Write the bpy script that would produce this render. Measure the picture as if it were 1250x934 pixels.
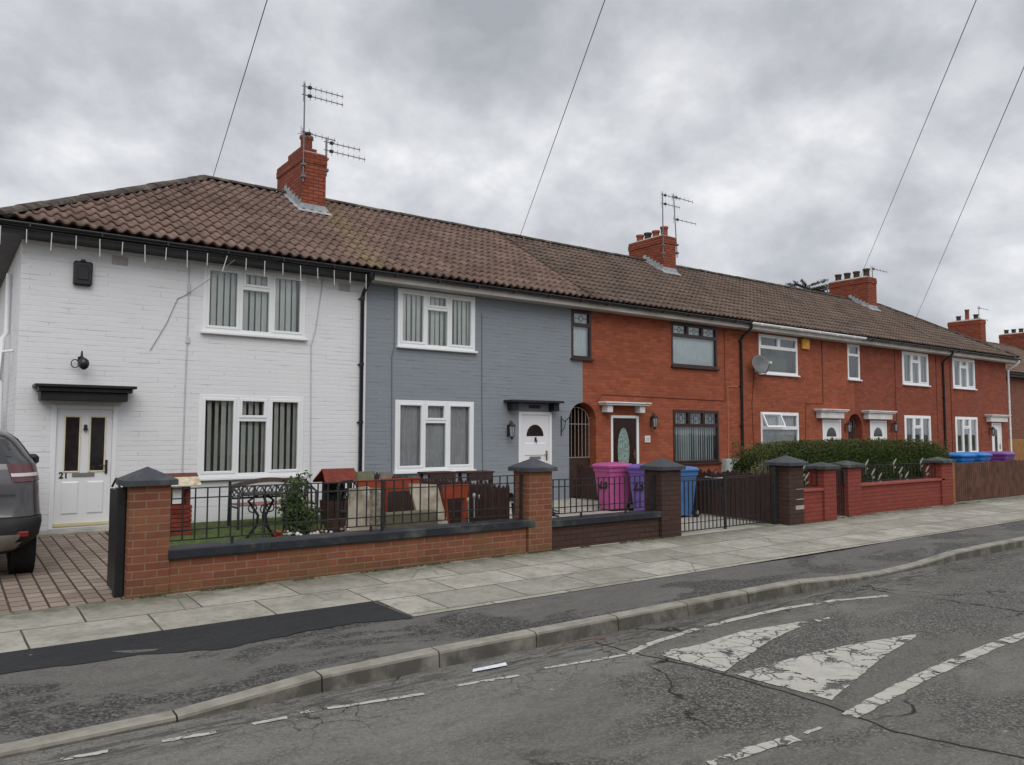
import bpy, math, random
from mathutils import Vector, Matrix
R=math.radians; rnd=random.Random(7)
for o in list(bpy.data.objects): bpy.data.objects.remove(o)
sc=bpy.context.scene; C=sc.collection
# ---------------------------------------------------------------- camera
cam=bpy.data.cameras.new('camera'); co=bpy.data.objects.new('camera',cam); C.objects.link(co); sc.camera=co
cam.sensor_width=36; cam.lens=36*950.0/1250; cam.clip_start=.05; cam.clip_end=2000
YAW,PIT,ROL=0.93458852,0.06358025,0.00185876
fw=Vector((math.cos(YAW)*math.cos(PIT),math.sin(YAW)*math.cos(PIT),math.sin(PIT)))
q=fw.to_track_quat('-Z','Y'); co.rotation_mode='QUATERNION'
co.rotation_quaternion=Matrix.Rotation(-ROL,3,fw).to_quaternion()@q
co.location=(0,-13,1.8)
# ---------------------------------------------------------------- world and sun
SUN_EL,SUN_AZ=R(48),R(205)   # azimuth clockwise from +Y: behind the camera, a little to its left
w=bpy.data.worlds.new('World'); sc.world=w; w.use_nodes=True; nt=w.node_tree; nt.nodes.clear()
def N(nt,t,**k):
    n=nt.nodes.new(t)
    for a,b in k.items(): setattr(n,a,b)
    return n
L=lambda nt,a,b: nt.links.new(a,b)
sky=N(nt,'ShaderNodeTexSky',sky_type='NISHITA',sun_disc=False,sun_elevation=SUN_EL,sun_rotation=SUN_AZ)
bg=N(nt,'ShaderNodeBackground'); out=N(nt,'ShaderNodeOutputWorld')
tc=N(nt,'ShaderNodeTexCoord'); sep=N(nt,'ShaderNodeSeparateXYZ'); L(nt,tc.outputs['Generated'],sep.inputs[0])
def M(nt,op,a,b=None,c=None,clamp=False):
    n=N(nt,'ShaderNodeMath',operation=op,use_clamp=clamp)
    for i,v in enumerate((a,b,c)):
        if v is None: continue
        if isinstance(v,(int,float)): n.inputs[i].default_value=v
        else: L(nt,v,n.inputs[i])
    return n.outputs[0]
zz=M(nt,'ADD',M(nt,'MAXIMUM',sep.outputs[2],0.0),.55)
cx=M(nt,'DIVIDE',sep.outputs[0],zz); cy=M(nt,'DIVIDE',sep.outputs[1],zz)
cmb=N(nt,'ShaderNodeCombineXYZ'); L(nt,cx,cmb.inputs[0]); L(nt,cy,cmb.inputs[1])
n1=N(nt,'ShaderNodeTexNoise'); n1.inputs['Scale'].default_value=5.2; n1.inputs['Detail'].default_value=9; n1.inputs['Roughness'].default_value=.56; n1.inputs['Distortion'].default_value=.12
L(nt,cmb.outputs[0],n1.inputs['Vector'])
n2=N(nt,'ShaderNodeTexNoise'); n2.inputs['Scale'].default_value=2.3; n2.inputs['Detail'].default_value=2
L(nt,cmb.outputs[0],n2.inputs['Vector'])
mixv=M(nt,'ADD',M(nt,'MULTIPLY',n1.outputs[0],.62),M(nt,'MULTIPLY',n2.outputs[0],.38))
cr=N(nt,'ShaderNodeValToRGB'); L(nt,mixv,cr.inputs[0])
e=cr.color_ramp.elements; e[0].position=.34; e[0].color=(3.6,3.72,4.05,1); e[1].position=.66; e[1].color=(9.0,9.05,9.2,1)
m=e.new(.46); m.color=(4.95,5.08,5.4,1); m=e.new(.56); m.color=(6.6,6.7,6.95,1)
# an overcast sky is brighter on the sun's side (behind the camera)
dt=N(nt,'ShaderNodeVectorMath',operation='DOT_PRODUCT'); L(nt,tc.outputs['Generated'],dt.inputs[0])
dt.inputs[1].default_value=(math.sin(SUN_AZ)*math.cos(SUN_EL),math.cos(SUN_AZ)*math.cos(SUN_EL),math.sin(SUN_EL))
gl=M(nt,'ADD',M(nt,'MULTIPLY',M(nt,'MAXIMUM',dt.outputs['Value'],0.),.35),.98)
mul=N(nt,'ShaderNodeVectorMath',operation='SCALE'); L(nt,cr.outputs[0],mul.inputs[0]); L(nt,gl,mul.inputs['Scale'])
mx=N(nt,'ShaderNodeMix',data_type='RGBA'); mx.inputs[0].default_value=.95; L(nt,sky.outputs[0],mx.inputs[6]); L(nt,mul.outputs[0],mx.inputs[7])
L(nt,mx.outputs[2],bg.inputs[0]); bg.inputs[1].default_value=.1; L(nt,bg.outputs[0],out.inputs[0])
sl=bpy.data.lights.new('sun','SUN'); so=bpy.data.objects.new('sun',sl); C.objects.link(so)
sl.energy=1.35; sl.angle=R(50); sl.color=(1,.97,.93)
sd=Vector((math.sin(SUN_AZ)*math.cos(SUN_EL),math.cos(SUN_AZ)*math.cos(SUN_EL),math.sin(SUN_EL)))
so.rotation_mode='QUATERNION'; so.rotation_quaternion=sd.to_track_quat('Z','Y'); so.location=sd*60
sc.view_settings.view_transform='Standard'; sc.view_settings.look='None'; sc.view_settings.gamma=1; sc.view_settings.exposure=0.22
try: sc.view_settings.use_curve_mapping=False
except Exception: pass
# ---------------------------------------------------------------- mesh helper
class MB:
    def __init__(s): s.v=[]; s.f=[]; s.sm=[]
    def add(s,v,f,smooth=False):
        b=len(s.v); s.v+= [tuple(p) for p in v]; s.f+=[tuple(i+b for i in g) for g in f]; s.sm+=[smooth]*len(f); return s
    def box(s,x0,x1,y0,y1,z0,z1):
        return s.hexa([(x0,y0,z0),(x1,y0,z0),(x1,y1,z0),(x0,y1,z0),(x0,y0,z1),(x1,y0,z1),(x1,y1,z1),(x0,y1,z1)])
    def hexa(s,p): return s.add(p,[(0,3,2,1),(4,5,6,7),(0,1,5,4),(1,2,6,5),(2,3,7,6),(3,0,4,7)])
    def bbox(s,x0,x1,y0,y1,z0,z1,b=.01):   # box with chamfered edges
        v=[];idx={}
        def p(i,j,k,a):
            q=[(x0,x1)[i],(y0,y1)[j],(z0,z1)[k]]; sg=[(1,-1)[i],(1,-1)[j],(1,-1)[k]]
            for d in range(3):
                if d!=a: q[d]+=sg[d]*b
            idx[(i,j,k,a)]=len(v); v.append(tuple(q))
        for i in (0,1):
            for j in (0,1):
                for k in (0,1):
                    for a in (0,1,2): p(i,j,k,a)
        f=[]
        for a in range(3):
            o=[d for d in range(3) if d!=a]
            for sd_ in (0,1):
                g=[]
                for (u,w_) in ((0,0),(1,0),(1,1),(0,1)):
                    t=[0,0,0]; t[a]=sd_; t[o[0]]=u; t[o[1]]=w_; g.append(idx[(t[0],t[1],t[2],a)])
                if (sd_==0)!=(a==1): g=g[::-1]
                f.append(tuple(g))
        for a in range(3):      # edges along axis a
            o=[d for d in range(3) if d!=a]
            for u in (0,1):
                for w_ in (0,1):
                    t0=[0,0,0]; t1=[0,0,0]; t1[a]=1
                    for t in (t0,t1): t[o[0]]=u; t[o[1]]=w_
                    f.append((idx[tuple(t0)+(o[0],)],idx[tuple(t1)+(o[0],)],idx[tuple(t1)+(o[1],)],idx[tuple(t0)+(o[1],)]))
        for i in (0,1):
            for j in (0,1):
                for k in (0,1): f.append((idx[(i,j,k,0)],idx[(i,j,k,1)],idx[(i,j,k,2)]))
        return s.add(v,f)
    def quad(s,a,b,c,d): return s.add([a,b,c,d],[(0,1,2,3)])
    def tube(s,pts,r,n=8,cap=True,r2=None):
        pts=[Vector(p) for p in pts]; V=[];F=[]; m=len(pts)
        up=None
        for i,p in enumerate(pts):
            t=(pts[min(i+1,m-1)]-pts[max(i-1,0)]).normalized()
            if up is None: up=Vector((0,0,1)) if abs(t.z)<.9 else Vector((1,0,0))
            a=t.cross(up).normalized(); b=a.cross(t).normalized(); up=b
            rr=r if r2 is None else r+(r2-r)*i/(m-1)
            for k in range(n):
                an=2*math.pi*k/n; V.append(p+a*math.cos(an)*rr+b*math.sin(an)*rr)
        for i in range(m-1):
            for k in range(n): F.append((i*n+k,i*n+(k+1)%n,(i+1)*n+(k+1)%n,(i+1)*n+k))
        s.add(V,F,True)
        if cap:
            s.add(V[:n],[tuple(range(n))[::-1]]); s.add(V[-n:],[tuple(range(n))])
        return s
    def lathe(s,c,prof,n=20):
        V=[];F=[]
        for r,z in prof:
            for k in range(n):
                a=2*math.pi*k/n; V.append((c[0]+r*math.cos(a),c[1]+r*math.sin(a),c[2]+z))
        for i in range(len(prof)-1):
            for k in range(n): F.append((i*n+k,i*n+(k+1)%n,(i+1)*n+(k+1)%n,(i+1)*n+k))
        return s.add(V,F,True)
    def prism(s,poly,axis,a,b):     # polygon (u,v) extruded along an axis
        mk={'x':lambda u,v,t:(t,u,v),'y':lambda u,v,t:(u,t,v),'z':lambda u,v,t:(u,v,t)}[axis]
        n=len(poly); V=[mk(u,v,a) for u,v in poly]+[mk(u,v,b) for u,v in poly]
        F=[tuple(range(n))[::-1],tuple(range(n,2*n))]+[(i,(i+1)%n,n+(i+1)%n,n+i) for i in range(n)]
        return s.add(V,F)
    def obb(s,p,q,wd,h,upv=(0,0,1)):   # bar from p to q
        p,q=Vector(p),Vector(q); t=(q-p).normalized(); u=Vector(upv)
        a=t.cross(u).normalized()*wd/2; b=a.normalized().cross(t).normalized()*h/2
        return s.hexa([p-a-b,p+a-b,q+a-b,q-a-b,p-a+b,p+a+b,q+a+b,q-a+b])
    def build(s,name,mat,parent=None,kind=None,attr=None):
        used=sorted({i for g in s.f for i in g})
        if len(used)<len(s.v):
            mp={o:n for n,o in enumerate(used)}; s.v=[s.v[i] for i in used]; s.f=[tuple(mp[i] for i in g) for g in s.f]
        off=Vector((0,0,0)); pp=parent
        while pp is not None: off+=pp.location; pp=pp.parent
        me=bpy.data.meshes.new(name); me.from_pydata([tuple(Vector(v)-off) for v in s.v],[],s.f)
        me.polygons.foreach_set('use_smooth',s.sm)
        if attr:
            at=me.attributes.new('tile','FLOAT','FACE'); at.data.foreach_set('value',attr)
        me.materials.append(mat); me.update()
        o=bpy.data.objects.new(name,me); C.objects.link(o); o.parent=parent
        if kind: o['kind']=kind
        return o
def thing(name,loc,label,cat,group=None):
    o=bpy.data.objects.new(name,None); o.empty_display_size=.2; C.objects.link(o); o.location=loc
    o['label']=label; o['category']=cat
    if group: o['group']=group
    return o
def tag(o,label,cat,group=None):
    o['label']=label; o['category']=cat
    if group: o['group']=group
    return o
def copy_tree(o,parent=None):
    c=o.copy(); C.objects.link(c); c.parent=parent
    for ch in list(o.children): copy_tree(ch,c)
    return c
def zg(Y):
    if Y<-7.75: return 0.
    if Y<-4.7: return .115+(Y+7.75)*.075/3.05
    if Y<0: return .19+(Y+4.7)*.15/4.7
    return .34
# ---------------------------------------------------------------- materials
MT={}
def base(name,rough=.7,spec=.3,metal=0.):
    m=bpy.data.materials.new(name); m.use_nodes=True; nt=m.node_tree; b=nt.nodes['Principled BSDF']
    b.inputs['Roughness'].default_value=rough; b.inputs['Specular IOR Level'].default_value=spec; b.inputs['Metallic'].default_value=metal
    return m,nt,b
def noise(nt,vec,scale,detail=4,rough=.55,dist=0):
    n=N(nt,'ShaderNodeTexNoise'); n.inputs['Scale'].default_value=scale; n.inputs['Detail'].default_value=detail
    n.inputs['Roughness'].default_value=rough; n.inputs['Distortion'].default_value=dist
    if vec is not None: L(nt,vec,n.inputs['Vector'])
    return n.outputs[0]
def ramp(nt,v,a,b,ca=(0,0,0,1),cb=(1,1,1,1)):
    n=N(nt,'ShaderNodeValToRGB'); L(nt,v,n.inputs[0]); e=n.color_ramp.elements
    e[0].position=a;e[0].color=ca;e[1].position=b;e[1].color=cb; return n.outputs[0]
def mix(nt,f,a,b,blend='MIX'):
    n=N(nt,'ShaderNodeMix',data_type='RGBA',blend_type=blend)
    for i,v in ((0,f),(6,a),(7,b)):
        if isinstance(v,(int,float)): n.inputs[i].default_value=v
        elif isinstance(v,(tuple,list)): n.inputs[i].default_value=tuple(v)[:3]+(1,)
        else: L(nt,v,n.inputs[i])
    return n.outputs[2]
def bump(nt,b,h,st=.3,dist=.01,prev=None):
    n=N(nt,'ShaderNodeBump'); n.inputs['Strength'].default_value=st; n.inputs['Distance'].default_value=dist; L(nt,h,n.inputs['Height'])
    if prev is not None: L(nt,prev,n.inputs['Normal'])
    L(nt,n.outputs[0],b.inputs['Normal']); return n.outputs[0]
def pos(nt): return N(nt,'ShaderNodeNewGeometry').outputs['Position']
def plain(name,col,rough=.5,var=.12,scale=8,spec=.35,metal=0.,bmp=.15,dirt=None):
    if name in MT: return MT[name]
    m,nt,b=base(name,rough,spec,metal); p=pos(nt)
    n=noise(nt,p,scale,5,.6)
    lo=tuple(c*(1-var) for c in col); hi=tuple(min(1,c*(1+var)) for c in col)
    c=mix(nt,ramp(nt,n,.3,.7),lo,hi)
    if dirt:
        c=mix(nt,ramp(nt,noise(nt,p,scale*.35,6,.65),.52,.72),c,dirt)
    L(nt,c,b.inputs['Base Color'])
    rn=M(nt,'ADD',M(nt,'MULTIPLY',noise(nt,p,scale*2,3),.25),rough-.12); L(nt,rn,b.inputs['Roughness'])
    if bmp: bump(nt,b,noise(nt,p,scale*9,4,.6),bmp,.003)
    MT[name]=m; return m
def uvpos(nt,w1=0.):
    p=pos(nt); s=N(nt,'ShaderNodeSeparateXYZ'); L(nt,p,s.inputs[0])
    u=M(nt,'ADD',s.outputs[0],s.outputs[1]); c=N(nt,'ShaderNodeCombineXYZ')
    wob=M(nt,'MULTIPLY',M(nt,'SUBTRACT',noise(nt,p,2.2,2),.5),w1)
    L(nt,M(nt,'ADD',u,wob),c.inputs[0]); L(nt,M(nt,'ADD',s.outputs[2],wob),c.inputs[1]); return p,s,c.outputs[0]
def brick(name,c1,c2,mortar,paint=False,ms=.009,bst=.6,crack=0.,green=False,eff=0.,rough=.85,roww=.075,bw=.225,dark=(.05,.03,.025),darkamt=.35,zoff=0.02):
    m,nt,b=base(name,rough,.25 if not paint else .3)
    p,s,uv=uvpos(nt,.012)
    bt=N(nt,'ShaderNodeTexBrick'); L(nt,uv,bt.inputs['Vector']); bt.inputs['Scale'].default_value=1
    bt.inputs['Brick Width'].default_value=bw; bt.inputs['Row Height'].default_value=roww; bt.inputs['Mortar Size'].default_value=ms
    bt.inputs['Mortar Smooth'].default_value=.35; bt.inputs['Bias'].default_value=0
    bt.inputs['Color1'].default_value=c1+(1,); bt.inputs['Color2'].default_value=c2+(1,); bt.inputs['Mortar'].default_value=mortar+(1,)
    fac=bt.outputs['Fac']
    big=noise(nt,p,1.1,5,.6); mid=noise(nt,p,7,5,.65); fine=noise(nt,p,60,3,.6)
    col=bt.outputs['Color']
    if not paint:
        # single bricks burnt darker
        bt2=N(nt,'ShaderNodeTexBrick'); L(nt,uv,bt2.inputs['Vector']); bt2.inputs['Scale'].default_value=1
        bt2.inputs['Brick Width'].default_value=bw; bt2.inputs['Row Height'].default_value=roww; bt2.inputs['Mortar Size'].default_value=0
        bt2.inputs['Color1'].default_value=(0,0,0,1); bt2.inputs['Color2'].default_value=(1,1,1,1); bt2.inputs['Bias'].default_value=-.45
        col=mix(nt,M(nt,'MULTIPLY',M(nt,'MULTIPLY',ramp(nt,bt2.outputs['Color'],.55,1.),M(nt,'SUBTRACT',1.,fac)),darkamt),col,dark)
        col=mix(nt,M(nt,'MULTIPLY',ramp(nt,mid,.35,.75),.35),col,tuple(x*.6 for x in c1))
        col=mix(nt,M(nt,'MULTIPLY',ramp(nt,big,.45,.7),.22),col,tuple(x*.45 for x in c1))
        if eff: col=mix(nt,M(nt,'MULTIPLY',ramp(nt,noise(nt,p,5,6,.7),.66,.78),eff),col,(.5,.47,.42))
    else:
        col=mix(nt,M(nt,'MULTIPLY',ramp(nt,big,.4,.75),.1),col,tuple(x*.72 for x in c1))
        col=mix(nt,M(nt,'MULTIPLY',ramp(nt,mid,.5,.75),.12),col,tuple(x*.75 for x in c1))
        # open joints and flaked lines along the beds
        st=N(nt,'ShaderNodeMapping'); L(nt,p,st.inputs[0]); st.inputs['Scale'].default_value=(1.1,1.1,9)
        ln=ramp(nt,noise(nt,st.outputs[0],1.6,4,.6),.52,.62)
        col=mix(nt,M(nt,'MULTIPLY',M(nt,'MULTIPLY',fac,ln),crack),col,dark)
        sp=ramp(nt,noise(nt,p,38,2,.5),.7,.78); col=mix(nt,M(nt,'MULTIPLY',sp,.25),col,dark)
    if green:
        g=M(nt,'SUBTRACT',1.,M(nt,'MULTIPLY',M(nt,'SUBTRACT',s.outputs[2],.17),5.),clamp=True)
        g=M(nt,'MULTIPLY',g,ramp(nt,noise(nt,p,6,5,.7),.35,.6)); col=mix(nt,M(nt,'MULTIPLY',g,.65),col,(.075,.085,.03))
        col=mix(nt,M(nt,'MULTIPLY',ramp(nt,noise(nt,p,2.4,5,.6),.48,.66),.45),col,(.16,.1,.045))
    L(nt,col,b.inputs['Base Color'])
    h=M(nt,'ADD',M(nt,'MULTIPLY',M(nt,'SUBTRACT',1.,fac),1.),M(nt,'ADD',M(nt,'MULTIPLY',mid,.5),M(nt,'MULTIPLY',fine,.25)))
    bump(nt,b,h,bst,.008); return m
def tiles_mat(name,c1,c2,c3,yell=False):
    m,nt,b=base(name,.85,.2); p=pos(nt)
    at=N(nt,'ShaderNodeAttribute',attribute_name='tile')
    col=mix(nt,at.outputs['Fac'],c1,c2)
    col=mix(nt,M(nt,'MULTIPLY',ramp(nt,noise(nt,p,14,5,.7),.42,.7),.5),col,c3)
    col=mix(nt,M(nt,'MULTIPLY',ramp(nt,noise(nt,p,1.3,4,.6),.45,.72),.45),col,tuple(x*.5 for x in c1))
    col=mix(nt,M(nt,'MULTIPLY',ramp(nt,noise(nt,p,45,2,.6),.68,.76),.5),col,(.33,.31,.26))
    if yell:
        s=N(nt,'ShaderNodeSeparateXYZ'); L(nt,p,s.inputs[0])
        d=M(nt,'SUBTRACT',1.,M(nt,'MULTIPLY',M(nt,'ABSOLUTE',M(nt,'SUBTRACT',M(nt,'ADD',s.outputs[0],M(nt,'MULTIPLY',s.outputs[1],-.12)),6.33)),2.1),clamp=True)
        k=M(nt,'MULTIPLY',d,ramp(nt,noise(nt,p,9,6,.75),.46,.6)); col=mix(nt,M(nt,'MULTIPLY',k,.55),col,(.32,.27,.11))
    L(nt,col,b.inputs['Base Color']); bump(nt,b,noise(nt,p,70,4,.7),.35,.004); return m
WHITE=brick('white_painted_brick',(.71,.715,.73),(.735,.74,.755),(.71,.715,.73),True,.008,.36,.48,bw=.5,dark=(.30,.31,.33))
GREY=brick('grey_painted_brick',(.228,.253,.278),(.243,.268,.294),(.232,.257,.282),True,.008,.40,.5,bw=.5,dark=(.09,.105,.125))
RED=brick('red_brick',(.265,.066,.033),(.37,.104,.05),(.24,.09,.058),ms=.008,bst=.5,darkamt=.5,eff=.15)
RED2=brick('deep_red_brick',(.20,.048,.028),(.29,.077,.043),(.18,.07,.047),ms=.008,bst=.5,darkamt=.5,eff=.12)
FARB=brick('far_brown_brick',(.17,.06,.04),(.24,.09,.055),(.2,.12,.09),darkamt=.6)
CHIM=brick('chimney_brick',(.23,.052,.028),(.34,.09,.045),(.075,.045,.035),ms=.011,bst=.8,darkamt=.7,eff=.1)
GWALL=brick('garden_wall_brick',(.185,.062,.038),(.26,.095,.052),(.25,.165,.11),ms=.009,bst=.6,green=True,darkamt=.45)
DWALL=brick('dark_brown_painted_brick',(.055,.03,.024),(.07,.038,.03),(.05,.028,.022),True,.010,.8,.7,green=False,dark=(.02,.012,.01))
RWALL=brick('red_painted_brick',(.215,.046,.034),(.255,.056,.040),(.205,.043,.032),True,.010,.9,.6,dark=(.11,.022,.02))
TA=tiles_mat('brown_roof_tiles',(.105,.068,.054),(.195,.130,.104),(.25,.185,.155),True)
TB=tiles_mat('grey_brown_roof_tiles',(.088,.062,.049),(.148,.107,.083),(.19,.15,.12))
RIDGE=plain('ridge_tile',(.06,.048,.042),.9,.35,6,bmp=.5,dirt=(.2,.17,.12))
UPVC=plain('white_upvc',(.78,.79,.8),.35,.02,5,.45,bmp=0)
CREAM=plain('cream_soffit_paint',(.46,.44,.40),.6,.15,3,dirt=(.3,.27,.22))
BLACKP=plain('black_gloss_plastic',(.012,.012,.014),.3,.3,12,.5,bmp=.05)
BLACKF=plain('black_painted_timber',(.014,.014,.016),.45,.3,9,.4)
IRON=plain('black_painted_iron',(.02,.02,.021),.5,.4,20,.4,bmp=.2)
IRONG=plain('weathered_grey_iron',(.30,.27,.23),.6,.2,20,.4,.2,.2)
WOODB=plain('dark_brown_timber',(.045,.022,.018),.55,.3,9,.35,bmp=.3)
BROWNF=plain('brown_window_timber',(.035,.014,.012),.35,.25,9,.5,bmp=.05)
CAPM=plain('slate_grey_coping_paint',(.045,.05,.06),.6,.2,10,.35,bmp=.4,dirt=(.10,.10,.10))
COPE=plain('dark_coping_paint',(.018,.021,.028),.5,.3,8,.4,bmp=.3,dirt=(.08,.09,.08))
LEAD=plain('lead_flashing',(.30,.32,.34),.6,.2,9,.4,bmp=.3,dirt=(.5,.5,.48))
ALU=plain('grey_aluminium',(.16,.16,.17),.5,.2,20,.5,.5,0)
CONC=plain('pale_concrete',(.36,.34,.30),.9,.15,5,.2,bmp=.5,dirt=(.2,.19,.15))
STONE=plain('weathered_stone_slab',(.34,.30,.24),.9,.25,7,.2,bmp=.7,dirt=(.13,.11,.08))
GREENST=plain('green_grey_stone',(.125,.12,.078),.9,.2,9,.2,bmp=.6)
POTM=plain('terracotta_pot',(.30,.10,.065),.85,.3,9,.2,bmp=.3,dirt=(.08,.04,.035))
POTD=plain('sooty_chimney_pot',(.07,.05,.045),.8,.3,9,.2,bmp=.3)
ROOM=plain('dim_room_plaster',(.30,.29,.27),.9,.1,3,.1,bmp=0)
REDW=plain('red_stained_timber',(.16,.03,.018),.65,.4,12,.3,bmp=.3)
ORGW=plain('orange_red_painted_timber',(.26,.048,.022),.55,.15,8,.3,bmp=.2)
def glass():
    m=bpy.data.materials.new('window_glass'); m.use_nodes=True; nt=m.node_tree; nt.nodes.clear()
    o=N(nt,'ShaderNodeOutputMaterial'); t=N(nt,'ShaderNodeBsdfTransparent'); t.inputs[0].default_value=(.98,1,.99,1)
    g=N(nt,'ShaderNodeBsdfGlossy'); g.inputs['Roughness'].default_value=.02; g.inputs[0].default_value=(.9,.95,1,1)
    fr=N(nt,'ShaderNodeFresnel'); fr.inputs[0].default_value=1.5
    bp=N(nt,'ShaderNodeBump'); bp.inputs['Strength'].default_value=.04; bp.inputs['Distance'].default_value=.02
    L(nt,noise(nt,pos(nt),1.6,2),bp.inputs['Height']); L(nt,bp.outputs[0],g.inputs['Normal'])
    mx=N(nt,'ShaderNodeMixShader'); L(nt,M(nt,'MULTIPLY',fr.outputs[0],1.9,clamp=True),mx.inputs[0]); L(nt,t.outputs[0],mx.inputs[1]); L(nt,g.outputs[0],mx.inputs[2]); L(nt,mx.outputs[0],o.inputs[0])
    return m
GLASS=glass()
DGLASS=plain('dark_door_glass',(.02,.018,.018),.08,.3,6,.8,bmp=0)
BLIND=plain('pale_green_blind',(.84,.87,.80),.8,.06,6,.2,bmp=0)
CURT=plain('pale_blue_curtain',(.72,.79,.80),.8,.06,5,.2,bmp=0)
NET=plain('grey_net_curtain',(.66,.67,.68),.8,.1,6,.2,bmp=0)
LEADG=plain('leaded_frosted_glass',(.22,.30,.27),.25,.5,18,.6,bmp=.3)

# road, pavement, drive
def asphalt(name,c,dark,light,patch_t=(.5,.62),sc_=.9,patchamt=.7,cracks=.8,edge=False,damp=True):
    m,nt,b=base(name,.85,.25); p=pos(nt)
    mp=N(nt,'ShaderNodeMapping'); L(nt,p,mp.inputs[0]); mp.inputs['Scale'].default_value=(.55,1.25,1); mv=mp.outputs[0]
    pn=noise(nt,mv,sc_,7,.62,.5); pm=ramp(nt,pn,*patch_t)
    ln=ramp(nt,noise(nt,mv,sc_*1.7,5,.6,.3),.45,.7)
    col=mix(nt,M(nt,'MULTIPLY',ln,.6),c,light); col=mix(nt,M(nt,'MULTIPLY',pm,patchamt),col,dark)
    if edge:   # the smoother, paler surface left of the ramp joint
        s0=N(nt,'ShaderNodeSeparateXYZ'); L(nt,p,s0.inputs[0])
        wb=M(nt,'MULTIPLY',M(nt,'SUBTRACT',noise(nt,mv,1.1,6,.65),.5),2.2)
        za=M(nt,'MULTIPLY',M(nt,'ADD',M(nt,'ADD',s0.outputs[1],9.05),wb),2.2,clamp=True); zb_=M(nt,'MULTIPLY',M(nt,'SUBTRACT',4.75,s0.outputs[0]),12.,clamp=True)
        zn=M(nt,'MULTIPLY',za,zb_); col=mix(nt,M(nt,'MULTIPLY',zn,.75),col,(.185,.18,.165)); pm=M(nt,'MULTIPLY',pm,M(nt,'SUBTRACT',1.,M(nt,'MULTIPLY',zn,.7)))
    mo=ramp(nt,noise(nt,mv,5.5,6,.7,.3),.5,.7); col=mix(nt,M(nt,'MULTIPLY',mo,.4),col,dark)
    v=N(nt,'ShaderNodeTexVoronoi'); v.inputs['Scale'].default_value=70; L(nt,p,v.inputs['Vector'])
    vs=N(nt,'ShaderNodeSeparateXYZ'); L(nt,v.outputs['Color'],vs.inputs[0])
    col=mix(nt,M(nt,'MULTIPLY',ramp(nt,vs.outputs[0],.35,.95),M(nt,'ADD',.14,M(nt,'MULTIPLY',pm,.25))),col,tuple(x*1.9 for x in light))
    col=mix(nt,M(nt,'MULTIPLY',ramp(nt,vs.outputs[1],.45,.9),M(nt,'ADD',.15,M(nt,'MULTIPLY',pm,.25))),col,tuple(x*.35 for x in dark))
    f2=noise(nt,p,25,6,.8); col=mix(nt,M(nt,'MULTIPLY',ramp(nt,f2,.55,.75),.35),col,tuple(x*.5 for x in dark))
    sp=N(nt,'ShaderNodeTexVoronoi'); sp.inputs['Scale'].default_value=3.1; L(nt,p,sp.inputs['Vector'])
    col=mix(nt,M(nt,'MULTIPLY',ramp(nt,sp.outputs['Distance'],.03,.05,(1,1,1,1),(0,0,0,1)),.5),col,(.4,.4,.38))
    hh=M(nt,'ADD',v.outputs['Distance'],f2)
    if cracks:
        wv=N(nt,'ShaderNodeVectorMath',operation='ADD'); L(nt,p,wv.inputs[0])
        nn=N(nt,'ShaderNodeTexNoise'); nn.inputs['Scale'].default_value=2.2; nn.inputs['Detail'].default_value=5; L(nt,p,nn.inputs['Vector'])
        sc2=N(nt,'ShaderNodeVectorMath',operation='SCALE'); L(nt,nn.outputs['Color'],sc2.inputs[0]); sc2.inputs['Scale'].default_value=.7; L(nt,sc2.outputs[0],wv.inputs[1])
        vc=N(nt,'ShaderNodeTexVoronoi',feature='DISTANCE_TO_EDGE'); vc.inputs['Scale'].default_value=.62; L(nt,wv.outputs[0],vc.inputs['Vector'])
        ck=ramp(nt,vc.outputs[0],.004,.014,(1,1,1,1),(0,0,0,1))
        ck=M(nt,'MULTIPLY',ck,ramp(nt,noise(nt,p,.7,3),.5,.6))
        col=mix(nt,M(nt,'MULTIPLY',ck,cracks),col,tuple(x*.25 for x in dark))
        if edge:
            sp2=N(nt,'ShaderNodeSeparateXYZ'); L(nt,p,sp2.inputs[0])
            # dirt and fine crazing in the gutter by the kerb
            gt=M(nt,'SUBTRACT',1.,M(nt,'MULTIPLY',M(nt,'ABSOLUTE',M(nt,'ADD',sp2.outputs[1],8.02)),3.0),clamp=True)
            gm=N(nt,'ShaderNodeMapping'); L(nt,p,gm.inputs[0]); gm.inputs['Scale'].default_value=(2.2,14,1)
            gn=ramp(nt,noise(nt,gm.outputs[0],1.3,6,.7,.4),.47,.56)
            col=mix(nt,M(nt,'MULTIPLY',M(nt,'MULTIPLY',gt,gn),.75),col,(.03,.03,.027))
            v3=N(nt,'ShaderNodeTexVoronoi',feature='DISTANCE_TO_EDGE'); v3.inputs['Scale'].default_value=3.4; L(nt,wv.outputs[0],v3.inputs['Vector'])
            g3=M(nt,'SUBTRACT',1.,M(nt,'MULTIPLY',M(nt,'ABSOLUTE',M(nt,'ADD',sp2.outputs[1],8.2)),1.7),clamp=True)
            c3=M(nt,'MULTIPLY',M(nt,'MULTIPLY',ramp(nt,v3.outputs[0],.012,.03,(1,1,1,1),(0,0,0,1)),g3),ramp(nt,noise(nt,p,1.2,4),.45,.55))
            col=mix(nt,M(nt,'MULTIPLY',c3,.9),col,(.025,.025,.023))
    L(nt,col,b.inputs['Base Color'])
    L(nt,M(nt,'SUBTRACT',.9,M(nt,'MULTIPLY',pm,.3 if damp else .05)),b.inputs['Roughness'])
    bump(nt,b,hh,.8,.006); return m
ROAD=asphalt('worn_asphalt',(.122,.119,.107),(.040,.039,.036),(.22,.213,.19),(.49,.57),.75,.72,.95,True)
PAVA=asphalt('pavement_asphalt',(.12,.116,.107),(.030,.030,.029),(.165,.158,.145),(.50,.54),1.1,.85,0)
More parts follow.
